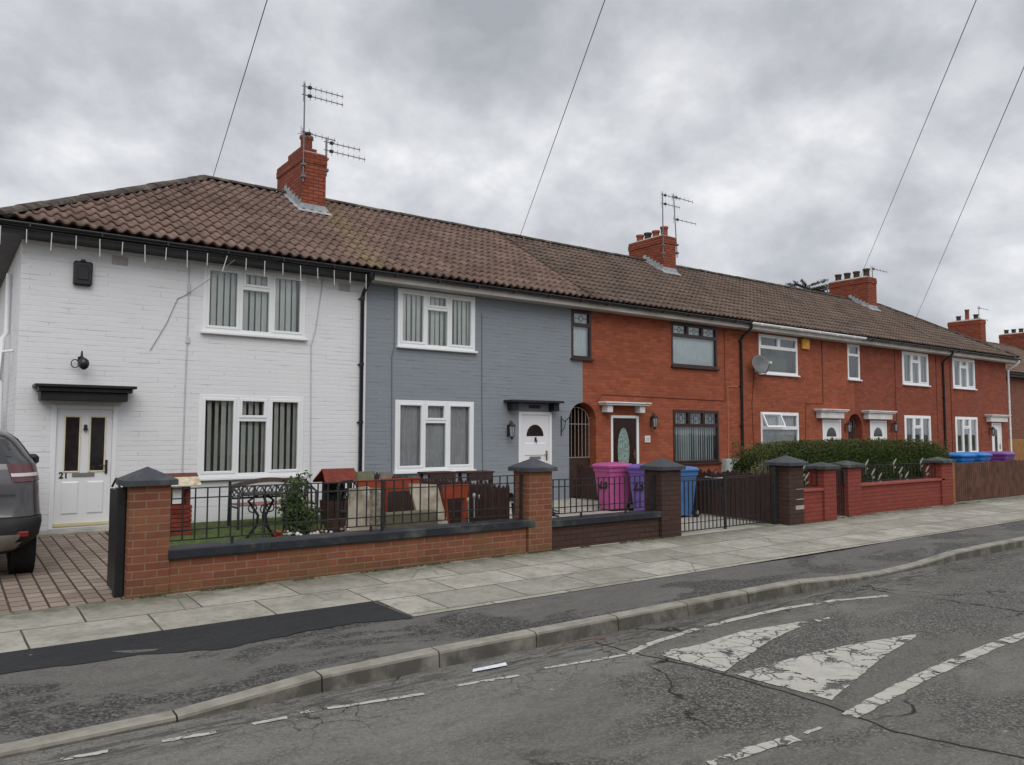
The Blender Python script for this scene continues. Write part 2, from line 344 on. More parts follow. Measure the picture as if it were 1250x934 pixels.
NEWA=asphalt('fresh_asphalt_patch',(.027,.028,.030),(.018,.019,.020),(.038,.039,.041),(.5,.7),1.5,.5,0)
def flags():
    m,nt,b=base('concrete_flags',.9,.2); p=pos(nt)
    mp=N(nt,'ShaderNodeMapping'); L(nt,p,mp.inputs[0]); mp.inputs['Location'].default_value=(-.65,5.385+.628*10,0); mp.inputs['Rotation'].default_value=(0,0,0)
    wob=N(nt,'ShaderNodeTexNoise'); wob.inputs['Scale'].default_value=.8; L(nt,p,wob.inputs['Vector'])
    sv=N(nt,'ShaderNodeVectorMath',operation='SCALE'); L(nt,wob.outputs['Color'],sv.inputs[0]); sv.inputs['Scale'].default_value=.05
    av=N(nt,'ShaderNodeVectorMath',operation='ADD'); L(nt,mp.outputs[0],av.inputs[0]); L(nt,sv.outputs[0],av.inputs[1])
    bt=N(nt,'ShaderNodeTexBrick'); L(nt,av.outputs[0],bt.inputs['Vector']); bt.inputs['Scale'].default_value=1
    bt.inputs['Brick Width'].default_value=.95; bt.inputs['Row Height'].default_value=.628; bt.inputs['Mortar Size'].default_value=.009; bt.inputs['Mortar Smooth'].default_value=.2
    bt.inputs['Color1'].default_value=(.285,.272,.235,1); bt.inputs['Color2'].default_value=(.43,.408,.358,1); bt.inputs['Mortar'].default_value=(.045,.045,.03,1)
    col=bt.outputs['Color']
    col=mix(nt,M(nt,'MULTIPLY',ramp(nt,noise(nt,p,2.2,6,.65),.42,.66),.6),col,(.19,.18,.145))
    col=mix(nt,M(nt,'MULTIPLY',ramp(nt,noise(nt,p,11,6,.75),.48,.68),.5),col,(.12,.12,.095))
    s=N(nt,'ShaderNodeSeparateXYZ'); L(nt,p,s.inputs[0])
    g=M(nt,'MULTIPLY',M(nt,'ADD',s.outputs[1],5.25),2.6,clamp=True); g=M(nt,'MULTIPLY',g,ramp(nt,noise(nt,p,5,6,.7),.3,.62))
    col=mix(nt,M(nt,'MULTIPLY',g,.75),col,(.085,.09,.05))
    # cracked slabs
    vc=N(nt,'ShaderNodeTexVoronoi',feature='DISTANCE_TO_EDGE'); vc.inputs['Scale'].default_value=.9; L(nt,av.outputs[0],vc.inputs['Vector'])
    ck=M(nt,'MULTIPLY',ramp(nt,vc.outputs[0],.004,.012,(1,1,1,1),(0,0,0,1)),ramp(nt,noise(nt,p,.55,2),.52,.56))
    col=mix(nt,M(nt,'MULTIPLY',ck,.45),col,(.07,.07,.05))
    sp=N(nt,'ShaderNodeTexVoronoi'); sp.inputs['Scale'].default_value=4; L(nt,p,sp.inputs['Vector'])
    col=mix(nt,M(nt,'MULTIPLY',ramp(nt,sp.outputs['Distance'],.04,.06,(1,1,1,1),(0,0,0,1)),.6),col,(.10,.10,.09))
    L(nt,col,b.inputs['Base Color'])
    bump(nt,b,M(nt,'ADD',M(nt,'MULTIPLY',M(nt,'SUBTRACT',1.,bt.outputs['Fac']),2.),noise(nt,p,30,6,.7)),.5,.006); return m
FLAGS=flags()
def pavers():
    m,nt,b=base('block_paving',.85,.25); p=pos(nt)
    mp=N(nt,'ShaderNodeMapping'); L(nt,p,mp.inputs[0]); mp.inputs['Rotation'].default_value=(0,0,R(90))
    bt=N(nt,'ShaderNodeTexBrick'); L(nt,mp.outputs[0],bt.inputs['Vector']); bt.inputs['Scale'].default_value=1
    bt.inputs['Brick Width'].default_value=.20; bt.inputs['Row Height'].default_value=.15; bt.inputs['Mortar Size'].default_value=.012; bt.inputs['Mortar Smooth'].default_value=.4
    bt.inputs['Color1'].default_value=(.215,.165,.13,1); bt.inputs['Color2'].default_value=(.31,.25,.205,1); bt.inputs['Mortar'].default_value=(.04,.03,.022,1)
    col=mix(nt,M(nt,'MULTIPLY',ramp(nt,noise(nt,p,3,5,.6),.45,.7),.4),bt.outputs['Color'],(.12,.085,.065))
    col=mix(nt,M(nt,'MULTIPLY',ramp(nt,noise(nt,p,40,4,.7),.5,.7),.35),col,(.34,.28,.23))
    L(nt,col,b.inputs['Base Color']); bump(nt,b,M(nt,'ADD',M(nt,'SUBTRACT',1.,bt.outputs['Fac']),M(nt,'MULTIPLY',noise(nt,p,50,4),.3)),.8,.008); return m
PAVERS=pavers()
KERB=plain('kerb_stone',(.27,.255,.22),.85,.2,6,.2,bmp=.6,dirt=(.16,.15,.12))
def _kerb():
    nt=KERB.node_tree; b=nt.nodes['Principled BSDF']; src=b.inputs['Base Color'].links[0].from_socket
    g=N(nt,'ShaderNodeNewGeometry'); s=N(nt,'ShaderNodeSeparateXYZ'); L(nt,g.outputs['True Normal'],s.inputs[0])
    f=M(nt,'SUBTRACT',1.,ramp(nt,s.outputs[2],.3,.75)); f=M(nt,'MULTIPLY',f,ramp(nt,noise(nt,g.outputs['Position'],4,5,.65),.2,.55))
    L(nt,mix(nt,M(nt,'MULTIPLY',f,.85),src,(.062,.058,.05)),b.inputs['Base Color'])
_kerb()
EARTH=plain('distant_ground',(.07,.075,.045),.95,.3,.5,.1,bmp=.2)
GRASS=plain('artificial_grass',(.08,.11,.036),.9,.4,7,.15,bmp=.9,dirt=(.055,.08,.025))
def paint():
    m,nt,b=base('worn_white_road_paint',.75,.3); p=pos(nt)
    col=mix(nt,M(nt,'MULTIPLY',ramp(nt,noise(nt,p,6,5,.7),.4,.7),.45),(.46,.445,.40),(.27,.26,.225)); 
    wv=N(nt,'ShaderNodeVectorMath',operation='ADD'); L(nt,p,wv.inputs[0]); nn=N(nt,'ShaderNodeTexNoise'); nn.inputs['Scale'].default_value=7; L(nt,p,nn.inputs['Vector'])
    s2=N(nt,'ShaderNodeVectorMath',operation='SCALE'); L(nt,nn.outputs['Color'],s2.inputs[0]); s2.inputs['Scale'].default_value=.12; L(nt,s2.outputs[0],wv.inputs[1])
    vc=N(nt,'ShaderNodeTexVoronoi',feature='DISTANCE_TO_EDGE'); vc.inputs['Scale'].default_value=5.5; L(nt,wv.outputs[0],vc.inputs['Vector'])
    ck=ramp(nt,vc.outputs[0],.02,.045,(1,1,1,1),(0,0,0,1)); ck=M(nt,'MULTIPLY',ck,ramp(nt,noise(nt,p,1.4,3),.40,.5))
    wr=ramp(nt,noise(nt,p,3.2,8,.75,.4),.54,.58)
    f=M(nt,'MAXIMUM',ck,wr); L(nt,mix(nt,f,col,(.09,.09,.088)),b.inputs['Base Color'])
    # fully worn spots are holes in the paint film
    wr2=ramp(nt,noise(nt,p,3.2,8,.75,.4),.56,.575); L(nt,M(nt,'SUBTRACT',1.,M(nt,'MAXIMUM',wr2,ramp(nt,vc.outputs[0],.012,.016,(0,0,0,1),(0,0,0,1)))),b.inputs['Alpha'])
    bump(nt,b,noise(nt,p,60,4,.7),.4,.003); return m
PAINT=paint()
# ---------------------------------------------------------------- ground
def dens(P,k=6):
    o=[]
    for a,b_ in zip(P,P[1:]):
        for i in range(k): o.append((a[0]+(b_[0]-a[0])*i/k+rnd.uniform(-.004,.004),a[1]+(b_[1]-a[1])*i/k+rnd.uniform(-.006,.006)))
    return o+[P[-1]]
def sheet(name,xs,ys,zf,mat,kind='structure'):
    mb=MB(); V=[(x,y,zf(x,y)) for y in ys for x in xs]; n=len(xs)
    F=[(j*n+i,j*n+i+1,(j+1)*n+i+1,(j+1)*n+i) for j in range(len(ys)-1) for i in range(n-1)]
    mb.add(V,F,True); return mb.build(name,mat,None,kind)
def fr(a,b,n): return [a+(b-a)*i/n for i in range(n+1)]
sheet('ground',[-400,-60,120,700],[-400,-60,100,500],lambda x,y:-.12,EARTH)
def khz(x):   # height of kerb top along the road (dropped at the two drives)
    pts=[(-60,.035),(1.35,.035),(2.37,.125),(7.95,.125),(9.3,.035),(10.4,.035),(11.8,.12),(700,.12)]
    for (a,za),(b_,zb) in zip(pts,pts[1:]):
        if a<=x<=b_: return za+(zb-za)*(x-a)/(b_-a)
    return .115
road=sheet('road',fr(-60,120,60),[-60,-30,-20,-14,-11,-9,-7.79],lambda x,y:0.0,ROAD)
def pav(x,y):
    t=min(1,max(0,(y+7.62)/1.1)); k=khz(x); return k*(1-t)+zg(-6.5)*t if y<-6.52 else zg(y)
xs=sorted(set([round(v,3) for v in fr(-2,14,64)]+[-60,-30,-10,18,25,40,80,120]))
sheet('asphalt_pavement',xs,[-7.66,-7.3,-7.0,-6.75,-6.52,-6.0,-5.6],lambda x,y:pav(x,y)-.002,PAVA)
sheet('paving_flags',[-60,-20,0,1,2,3.52],[-6.03,-5.4,-4.4],lambda x,y:zg(y)+.004,FLAGS)
sheet('paving_flags',[3.52,5,8,12,20,40,120],[-6.76,-6.52,-6.03,-5.4,-4.4],lambda x,y:pav(x,y)+.004,FLAGS)
mb=MB(); tp=[(-20,-6.0),(.45,-6.0),(2,-6.0),(3.46,-6.03)]; bt_=[(-20,-6.5),(.4,-6.56),(1.4,-6.62),(1.9,-6.78),(2.5,-6.7),(3.0,-6.66),(3.5,-6.80)]
bt_=[(-20,-6.5)]+[(x,y+rnd.uniform(-.02,.02)) for x,y in dens([(.4,-6.56),(1.4,-6.62),(1.9,-6.78),(2.5,-6.7),(3.0,-6.66),(3.5,-6.80)],9)]
poly=[(x,y,pav(x,y)+.003) for x,y in tp]+[(x,y,pav(x,y)+.003) for x,y in bt_[::-1]]
mb.add(poly,[tuple(range(len(poly)))[::-1]]); mb.build('fresh_asphalt_strip',NEWA,None,'structure')
# kerb stones, each with a joint
mb=MB(); x=-12+.045
while x<60:
    x2=x+.945; a=.006
    v=[]
    for X in (x+a,x2-a):
        h=khz(X); jy=0
        v+=[(X,-7.80,-.1),(X,-7.785,h-.022),(X,-7.775,h-.006),(X,-7.76,h),(X,-7.66,h+.003),(X,-7.66,-.1)]
    mb.add(v,[(0,6,7,1),(1,7,8,2),(2,8,9,3),(3,9,10,4),(4,10,11,5),(0,1,2,3,4,5),(6,11,10,9,8,7)]); x=x2
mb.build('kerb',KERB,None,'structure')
mb=MB(); mb.box(-12,60,-7.79,-7.67,-.1,.0); mb.build('kerb_bedding',plain('joint_dirt',(.03,.028,.022),.9,.2,5),None,'structure')
# yards
sheet('block_paved_drive',[-2.6,-.5,.9,1.5,2.02],[-4.72,-4.4,-2.4,-.3,0,9],lambda x,y:zg(y)+.006,PAVERS)
mb=MB()
sheet('front_yard',[6.3,9,11.4],[-4.75,-4.4,-2.4,0,.3],lambda x,y:zg(y)+.006,CONC)
sheet('artificial_lawn',[2.03,4,6.3],[-4.6,-3,-1.5,0],lambda x,y:zg(y)+.02,GRASS)
sheet('far_yard',[11.41,20,36],[-4.6,-2,0],lambda x,y:zg(y)+.004,CONC)
sheet('side_ground',[-60,-2.6],[-4.6,0,30],lambda x,y:zg(y)+.002,CONC)
sheet('back_gardens',[-60,120],[8.6,60],lambda x,y:.30,EARTH)
mb=MB(); mb.bbox(1.0,2.45,-.32,-.002,.2,.372,.01); mb.build('door_step',CONC,None,'structure')
mb=MB()
for (x,y) in ((1.95,-1.0),(2.02,-1.55)): mb.bbox(x-.1,x+.1,y-.27,y+.27,.2,zg(y)+.03,.01)
# road markings
def flat(name,polys,label=None):
    mb=MB()
    for P in polys: 
        n=len(P); mb.add([(x,y,.005) for x,y in P],[tuple(range(n))])
    return mb.build(name,PAINT,None,'structure')
def strip(P,w0):
    up=[];dn=[]
    for i,(x,y) in enumerate(P):
        a=P[max(i-1,0)];b_=P[min(i+1,len(P)-1)]; dx,dy=b_[0]-a[0],b_[1]-a[1]; l=math.hypot(dx,dy); ww=w0/2*(1+rnd.uniform(-.12,.12))
        up.append((x-dy/l*ww,y+dx/l*ww)); dn.append((x+dy/l*ww,y-dx/l*ww))
    return [[dn[i],dn[i+1],up[i+1],up[i]] for i in range(len(P)-1)]
ps=[]
for a,b_ in (((.62,-8.0),(.85,-8.03)),((1.13,-8.06),(1.42,-8.1)),((1.64,-8.1),(1.85,-8.12)),((1.95,-8.1),(2.02,-8.1)),((2.12,-8.12),(2.77,-8.24)),((3.03,-8.23),(3.54,-8.3)),((3.80,-8.28),(4.56,-8.38))):
    ps+=strip(dens([a,b_],9),.042)
ps+=strip(dens([(4.60,-8.38),(4.78,-8.32),(5.03,-8.26),(5.65,-8.17),(6.29,-8.14),(7.07,-8.15),(7.83,-8.24),(8.53,-8.45)]),.07)
flat('edge_line_marking',ps)
def jit(P,k=5,a=.012):
    o=[]
    n=len(P)
    for i in range(n):
        p,q_=P[i],P[(i+1)%n]
        for j in range(k): o.append((p[0]+(q_[0]-p[0])*j/k+(rnd.uniform(-a,a) if j else 0),p[1]+(q_[1]-p[1])*j/k+(rnd.uniform(-a,a) if j else 0)))
    return o
def tri_fan(P):   # fan polygon as one ngon (marking outline is star-shaped from its centre)
    cx_=sum(p[0] for p in P)/len(P); cy_=sum(p[1] for p in P)/len(P)
    return [[(cx_,cy_),P[i],P[(i+1)%len(P)]] for i in range(len(P))]
flat('hump_arrow_marking',tri_fan(jit([(4.78,-8.47),(5.24,-8.53),(5.95,-8.47),(5.95,-8.79),(5.35,-8.98),(4.84,-9.14)]))+tri_fan(jit([(5.95,-8.47),(6.45,-8.54),(7.08,-8.63),(7.05,-8.66),(6.45,-8.70),(5.95,-8.79)],4,.008)))
flat('hump_arrow_marking',tri_fan(jit([(4.86,-9.22),(5.35,-9.24),(5.9,-9.25),(5.75,-9.75),(5.35,-9.86),(4.92,-9.97)]))+tri_fan(jit([(5.9,-9.25),(6.5,-9.32),(7.18,-9.45),(7.1,-9.48),(6.4,-9.6),(5.75,-9.75)],4,.008)))
flat('lane_line_marking',strip(dens([(4.74,-10.20),(5.2,-10.15),(5.7,-10.10),(6.44,-10.05),(7.24,-10.02),(8.2,-10.04),(9.5,-10.1)]),.11)+strip(dens([(3.45,-10.15),(3.8,-10.16),(4.15,-10.21)]),.085)+strip(dens([(4.25,-10.2),(4.42,-10.2)],3),.03)+strip(dens([(4.5,-10.2),(4.58,-10.2)],3),.02))
mb=MB(); JP=dens([(4.62,-7.95),(4.66,-8.4),(4.76,-8.9),(4.80,-9.3),(4.82,-10.0),(4.72,-10.5),(4.95,-11.2),(5.1,-12.2),(5.2,-15)],8)
JP=[(x+rnd.uniform(-.012,.012),y) for x,y in JP]
for P in strip(JP,.016): mb.add([(x,y,.0035) for x,y in P],[(0,1,2,3)])
mb.build('road_joint',plain('open_joint_dirt',(.028,.026,.022),.95,.4,20,bmp=.8),None,'structure')
# ---------------------------------------------------------------- houses
HX=[.89,6.27,11.56,17.12,22.72,28.42,33.73]
ZE,ZR,YE,YR=4.75,6.95,-.35,3.3; SL=(ZR-ZE)/(YR-YE)
def facade(mb,x0,x1,y,z0,z1,ops,depth=.14,arch=None):
    ops=[(max(a,x0),min(b,x1),c,d) for a,b,c,d in ops if b>x0+1e-4 and a<x1-1e-4]
    X=sorted(set([x0,x1]+[v for o in ops for v in o[:2]])); Z=sorted(set([z0,z1]+[v for o in ops for v in o[2:]]))
    for i in range(len(X)-1):
        for j in range(len(Z)-1):
            cx_,cz=(X[i]+X[i+1])/2,(Z[j]+Z[j+1])/2
            if any(a<cx_<b and c<cz<d for a,b,c,d in ops): continue
            mb.quad((X[i],y,Z[j]),(X[i+1],y,Z[j]),(X[i+1],y,Z[j+1]),(X[i],y,Z[j+1]))
    for a,b,c,d in ops:
        if c==0.0: continue
        y2=y+depth
        if a>x0+1e-4: mb.quad((a,y,c),(a,y,d),(a,y2,d),(a,y2,c))
        if b<x1-1e-4: mb.quad((b,y,d),(b,y,c),(b,y2,c),(b,y2,d))
        mb.quad((a,y,d),(b,y,d),(b,y2,d),(a,y2,d)); mb.quad((b,y,c),(a,y,c),(a,y2,c),(b,y2,c))
def roof_mesh(xa,xb,hipL,hipR,mat,parent,yf=None,seed=1,name='roof',y0=0.,detail=True,amp=1.):
    mb=MB(); at=[]; rr=random.Random(seed); pitch=.178; ncol=8 if detail else 4; NK=14
    slen=(YR-YE)
    def prof(x):
        u=(x/pitch)%1.0
        return amp*.038*max(0,math.sin(math.pi*min(1,u/.6)))**.9 if u<.6 else -.012*math.sin(math.pi*(u-.6)/.4)
    sides=[1,-1]
    for sd_ in sides:
        for k in range(NK):
            t0,t1=k/NK,(k+1)/NK; b0,b1=t0*slen,min(slen,(t1)*slen+.02)
            xl0=xa+(b0 if hipL else 0); xr0=xb-(b0 if hipR else 0)
            if xl0>=xr0: continue
            n0=int(math.floor(xl0/pitch)); n1=int(math.ceil(xr0/pitch))
            for c in range(n0,n1):
                tint=rr.random(); lift=rr.uniform(0,.007); tw=rr.uniform(-.004,.004)
                if c in (n0,n1-1): lift=tw=0
                xsn=[pitch*(c+i/ncol) for i in range(ncol+1)]
                rows=[]
                for (b,hb) in ((b0+.055,.0),(b0,.020),(b0,.046),(b1,.002)):
                    row=[]
                    for i,X in enumerate(xsn):
                        lo=xa+(b if hipL else 0); hi=xb-(b if hipR else 0)
                        Xc=min(max(X,lo),hi)
                        h=hb+prof(X)*(.9 if hb==0 else 1)+ (lift if .01<hb else 0)+tw*i/ncol
                        if hb==0: h-=.03
                        Y=YE+b; Zv=ZE+b*SL+h
                        if sd_<0: Y=2*YR-Y
                        row.append((Xc,Y+y0,Zv))
                    rows.append(row)
                m=ncol+1; V=rows[0]+rows[1]+rows[2]+rows[3]
                if max(v[0] for v in V)-min(v[0] for v in V)<.004: continue
                F=[]
                for r_ in (0,1,2):
                    for i in range(ncol):
                        g=(r_*m+i,r_*m+i+1,(r_+1)*m+i+1,(r_+1)*m+i)
                        F.append(g if sd_>0 else g[::-1])
                mb.add(V,F,False); at+=[tint]*len(F)
    # hip end slopes
    for hip,xe,sg in ((hipL,xa,1),(hipR,xb,-1)):
        if not hip: continue
        for k in range(NK):
            b0,b1=k/NK*slen,(k+1)/NK*slen+.02; yl,yh=YE+b0,2*YR-YE-b0; 
            n0,n1=int(yl/pitch),int(yh/pitch)+1
            for c in range(n0,n1):
                tint=rr.random(); rows=[]
                for (b,hb) in ((b0,-.03),(b0,.034),(b1,.004)):
                    lo,hi=YE+b,2*YR-YE-b; rows.append([(xe+sg*b,min(max(pitch*(c+i/4),lo),max(lo,hi))+y0,ZE+b*SL+hb+prof(pitch*(c+i/4))) for i in range(5)])
                V=rows[0]+rows[1]+rows[2]
                F=[(r_*5+i,r_*5+i+1,(r_+1)*5+i+1,(r_+1)*5+i) for r_ in (0,1) for i in range(4)]
                if sg>0: F=[g[::-1] for g in F]
                mb.add(V,F,True); at+=[tint]*len(F)
    rf=mb.build(name,mat,parent,None,at)
    # ridge and hip tiles
    mb=MB()
    def capline(p,q_,r=.13):
        p,q_=Vector(p),Vector(q_); d=q_-p; l=d.length; n=max(1,int(l/.45)); t=d/l
        a=t.cross(Vector((0,0,1))).normalized(); up=a.cross(t).normalized()
        for i in range(n):
            s0=p+d*(i/n); s1=p+d*((i+1)/n-.012/l*1.0); V=[]
            li=rr.uniform(-.006,.006)
            for s_,k_ in ((s0,1.04),(s1,1.0)):
                for j in range(9):
                    an=math.pi*j/8; V.append(s_+a*math.cos(an)*r*k_*1.1+up*(math.sin(an)*r*.62*k_-.03+li))
            F=[(j,j+1,9+j+1,9+j) for j in range(8)]
            mb.add(V,F,True); mb.add([V[j] for j in range(9)],[tuple(range(9))])
    ra=xa+(slen if hipL else 0); rb=xb-(slen if hipR else 0)
    capline((ra,YR+y0,ZR+.02),(rb,YR+y0,ZR+.02))
    if hipL: capline((xa,YE+y0,ZE+.04),(ra,YR+y0,ZR+.03)); capline((xa,2*YR-YE+y0,ZE+.04),(ra,YR+y0,ZR+.03))
    if hipR: capline((xb,YE+y0,ZE+.04),(rb,YR+y0,ZR+.03)); capline((xb,2*YR-YE+y0,ZE+.04),(rb,YR+y0,ZR+.03))
    mb.build('ridge_tiles',RIDGE,rf)
    mb=MB(); # closed underside so no light leaks
    mb.prism([(YE+.03+y0,ZE-.05),(YR+y0,ZR-.06),(2*YR-YE-.03+y0,ZE-.05)],'x',ra if hipL else xa,rb if hipR else xb)
    if hipL: mb.add([(xa+.03,YE+.03+y0,ZE-.05),(ra,YE+.03+y0,ZE-.05),(ra,YR+y0,ZR-.06),(ra,2*YR-YE-.03+y0,ZE-.05),(xa+.03,2*YR-YE-.03+y0,ZE-.05)],[(0,1,2),(0,2,4),(4,2,3)])
    if hipR: mb.add([(xb-.03,YE+.03+y0,ZE-.05),(rb,YE+.03+y0,ZE-.05),(rb,YR+y0,ZR-.06),(rb,2*YR-YE-.03+y0,ZE-.05),(xb-.03,2*YR-YE-.03+y0,ZE-.05)],[(0,2,1),(0,4,2),(4,3,2)])
    mb.build('roof_underlay',plain('roofing_felt',(.02,.018,.016),.95,.2,5),rf)
    return rf
def slats(parent,x0,x1,z0,z1,y,mat,sp=.105,wd=.085,ang=50,seed=1):
    mb=MB(); r=random.Random(seed); x=x0+sp*.4
    while x<x1-sp*.3:
        a=R(ang+r.uniform(-9,9)); dx,dy=wd/2*math.cos(a),wd/2*math.sin(a); t=r.uniform(-.006,.006)
        mb.quad((x-dx,y-dy,z0),(x+dx,y+dy,z0),(x+dx+t,y+dy,z1),(x-dx+t,y-dy,z1)); x+=sp
    return mb.build('vertical_blind',mat,parent)
def curtain(parent,x0,x1,z0,z1,y,mat,wl=.11,amp=.02,seed=1,gather=0):
    mb=MB(); r=random.Random(seed); n=int((x1-x0)/wl*8); V=[]
    for i in range(n+1):
        x=x0+(x1-x0)*i/n; yy=y+amp*math.sin(2*math.pi*(x-x0)/wl+.5*math.sin(x*7)); V+=[(x,yy,z0),(x,yy,z1)]
    mb.add(V,[(2*i,2*i+2,2*i+3,2*i+1) for i in range(n)],True); return mb.build('curtain',mat,parent)
def rect_frame(mb,x0,x1,z0,z1,t,y0,y1,tb=None):
    tb=tb or t
    mb.bbox(x0,x0+t,y0,y1,z0,z1,.006); mb.bbox(x1-t,x1,y0,y1,z0,z1,.006)
    mb.bbox(x0+t-.001,x1-t+.001,y0+.001,y1-.001,z1-t,z1-.0005,.006); mb.bbox(x0+t-.001,x1-t+.001,y0+.001,y1-.001,z0+.0005,z0+tb,.006)
def window(parent,x0,x1,z0,z1,style,y=0.,blind='slats',seed=1,mat=None,label=None):
    fm=mat or UPVC; mb=MB(); f0,f1=y-.012,y+.07; ps=[]
    T=.06
    rect_frame(mb,x0,x1,z0,z1,T,f0,f1,.06)
    H=z1-z0; Wd=x1-x0
    def sash(a,b,c,d,t=.045,yy=-.022): rect_frame(mb,a+.006,b-.006,c+.006,d-.006,t,f0+yy+.012,f1-.02); ps.append((a+t,b-t,c+t,d-t))
    if style=='three':
        a,b=x0+Wd*.355,x0+Wd*.645
        mb.bbox(a-.03,a+.03,f0+.002,f1-.002,z0+T-.001,z1-T+.001,.005); mb.bbox(b-.03,b+.03,f0+.002,f1-.002,z0+T-.001,z1-T+.001,.005)
        zt=z0+H*.70
        mb.bbox(a+.029,b-.029,f0+.003,f1-.003,zt-.03,zt+.03,.005)
        sash(x0+T-.01,a-.02,z0+T-.01,z1-T+.01); sash(b+.02,x1-T+.01,z0+T-.01,z1-T+.01); sash(a+.02,b-.02,zt+.02,z1-T+.01)
        ps.append((a+.03,b-.03,z0+T,zt-.03))
    elif style=='toplights3':      # brown: three small lights over one big pane
        zt=z0+H*.70
        mb.bbox(x0+T-.001,x1-T+.001,f0-.004,f1-.003,zt-.03,zt+.03,.005)
        for k in (1,2):
            c=x0+Wd*k/3; mb.bbox(c-.03,c+.03,f0+.002,f1-.004,zt+.029,z1-T+.001,.005)
        ps.append((x0+T,x1-T,z0+T,zt-.03))
        for k in range(3): sash(x0+T*.5+(Wd-T)*k/3,x0+T*.5+(Wd-T)*(k+1)/3,zt+.01,z1-T+.02,.035)
    elif style=='toplights2':
        zt=z0+H*.66; c=x0+Wd*.5
        mb.bbox(x0+T-.001,x1-T+.001,f0-.004,f1-.003,zt-.03,zt+.03,.005); mb.bbox(c-.03,c+.03,f0+.002,f1-.004,zt+.029,z1-T+.001,.005)
        ps.append((x0+T,x1-T,z0+T,zt-.03)); sash(x0+T-.02,c-.01,zt+.01,z1-T+.02); sash(c+.01,x1-T+.02,zt+.01,z1-T+.02)
    elif style=='single':
        zt=z0+H*.68; mb.bbox(x0+T-.001,x1-T+.001,f0-.004,f1-.003,zt-.025,zt+.025,.005)
        ps.append((x0+T,x1-T,z0+T,zt-.025)); sash(x0+T-.02,x1-T+.02,zt+.01,z1-T+.02,.035)
    wn=mb.build('window',fm,parent)
    if label: wn['label']=label
    # sill
    mb=MB(); mb.bbox(x0-.03,x1+.03,y-.075,y+.02,z0-.045,z0-.002,.008); mb.build('sill',fm,wn)
    mb=MB()
    for a,b,c,d in ps: mb.quad((a-.004,y+.022,c-.004),(b+.004,y+.022,c-.004),(b+.004,y+.022,d+.004),(a-.004,y+.022,d+.004))
    mb.build('pane',GLASS,wn)
    if style=='toplights3' or (style=='single' and mat is BROWNF):
        mb=MB()
        for a,b,c,d in ps:
            if c<z0+H*.5: continue
            cx_,cz=(a+b)/2,(c+d)/2; h=(d-c)*.34; w_=min(h,(b-a)*.3)
            P=[(cx_-w_,cz),(cx_,cz-h),(cx_+w_,cz),(cx_,cz+h)]
            for i in range(4): mb.tube([(P[i][0],y+.016,P[i][1]),(P[(i+1)%4][0],y+.016,P[(i+1)%4][1])],.006,4)
            mb.tube([(a,y+.016,cz),(cx_-w_,y+.016,cz)],.005,4); mb.tube([(cx_+w_,y+.016,cz),(b,y+.016,cz)],.005,4)
        mb.build('leading',IRON,wn)
    # the dim room behind
    mb=MB(); Y2=y+.75; X0,X1=x0+.01,x1-.01; Z0,Z1=z0+.01,z1-.01; ya=y+.071
    mb.quad((X0,Y2,Z0),(X1,Y2,Z0),(X1,Y2,Z1),(X0,Y2,Z1)); mb.quad((X0,ya,Z0),(X0,Y2,Z0),(X0,Y2,Z1),(X0,ya,Z1)); mb.quad((X1,ya,Z0),(X1,ya,Z1),(X1,Y2,Z1),(X1,Y2,Z0))
    mb.quad((X0,ya,Z0),(X1,ya,Z0),(X1,Y2,Z0),(X0,Y2,Z0)); mb.quad((X0,ya,Z1),(X0,Y2,Z1),(X1,Y2,Z1),(X1,ya,Z1)); mb.build('room_lining',ROOM,wn)
    zb=z0+.03
    if blind=='slats': slats(wn,x0+.05,x1-.05,zb,z1-.03,y+.115,BLIND,.105,.094,17,seed)
    elif blind=='open': slats(wn,x0+.05,x1-.05,zb,z1-.03,y+.12,BLIND,.11,.090,27,seed)
    elif blind=='closed': slats(wn,x0+.05,x1-.05,zb,z1-.03,y+.11,CURT,.085,.084,16,seed)
    elif blind=='net': curtain(wn,x0+.04,x1-.04,zb,z1-.02,y+.11,NET,.1,.018,seed)
    elif blind=='pale': curtain(wn,x0+.04,x1-.04,zb,z1-.02,y+.10,CURT,.07,.012,seed)
    elif blind=='plain':
        mb=MB(); mb.quad((x0+.04,y+.3,zb),(x1-.04,y+.3,zb),(x1-.04,y+.3,z1-.03),(x0+.04,y+.3,z1-.03)); mb.build('curtain',plain('dim_green_curtain',(.17,.2,.16),.9,.25,2,bmp=0),wn)
    return wn
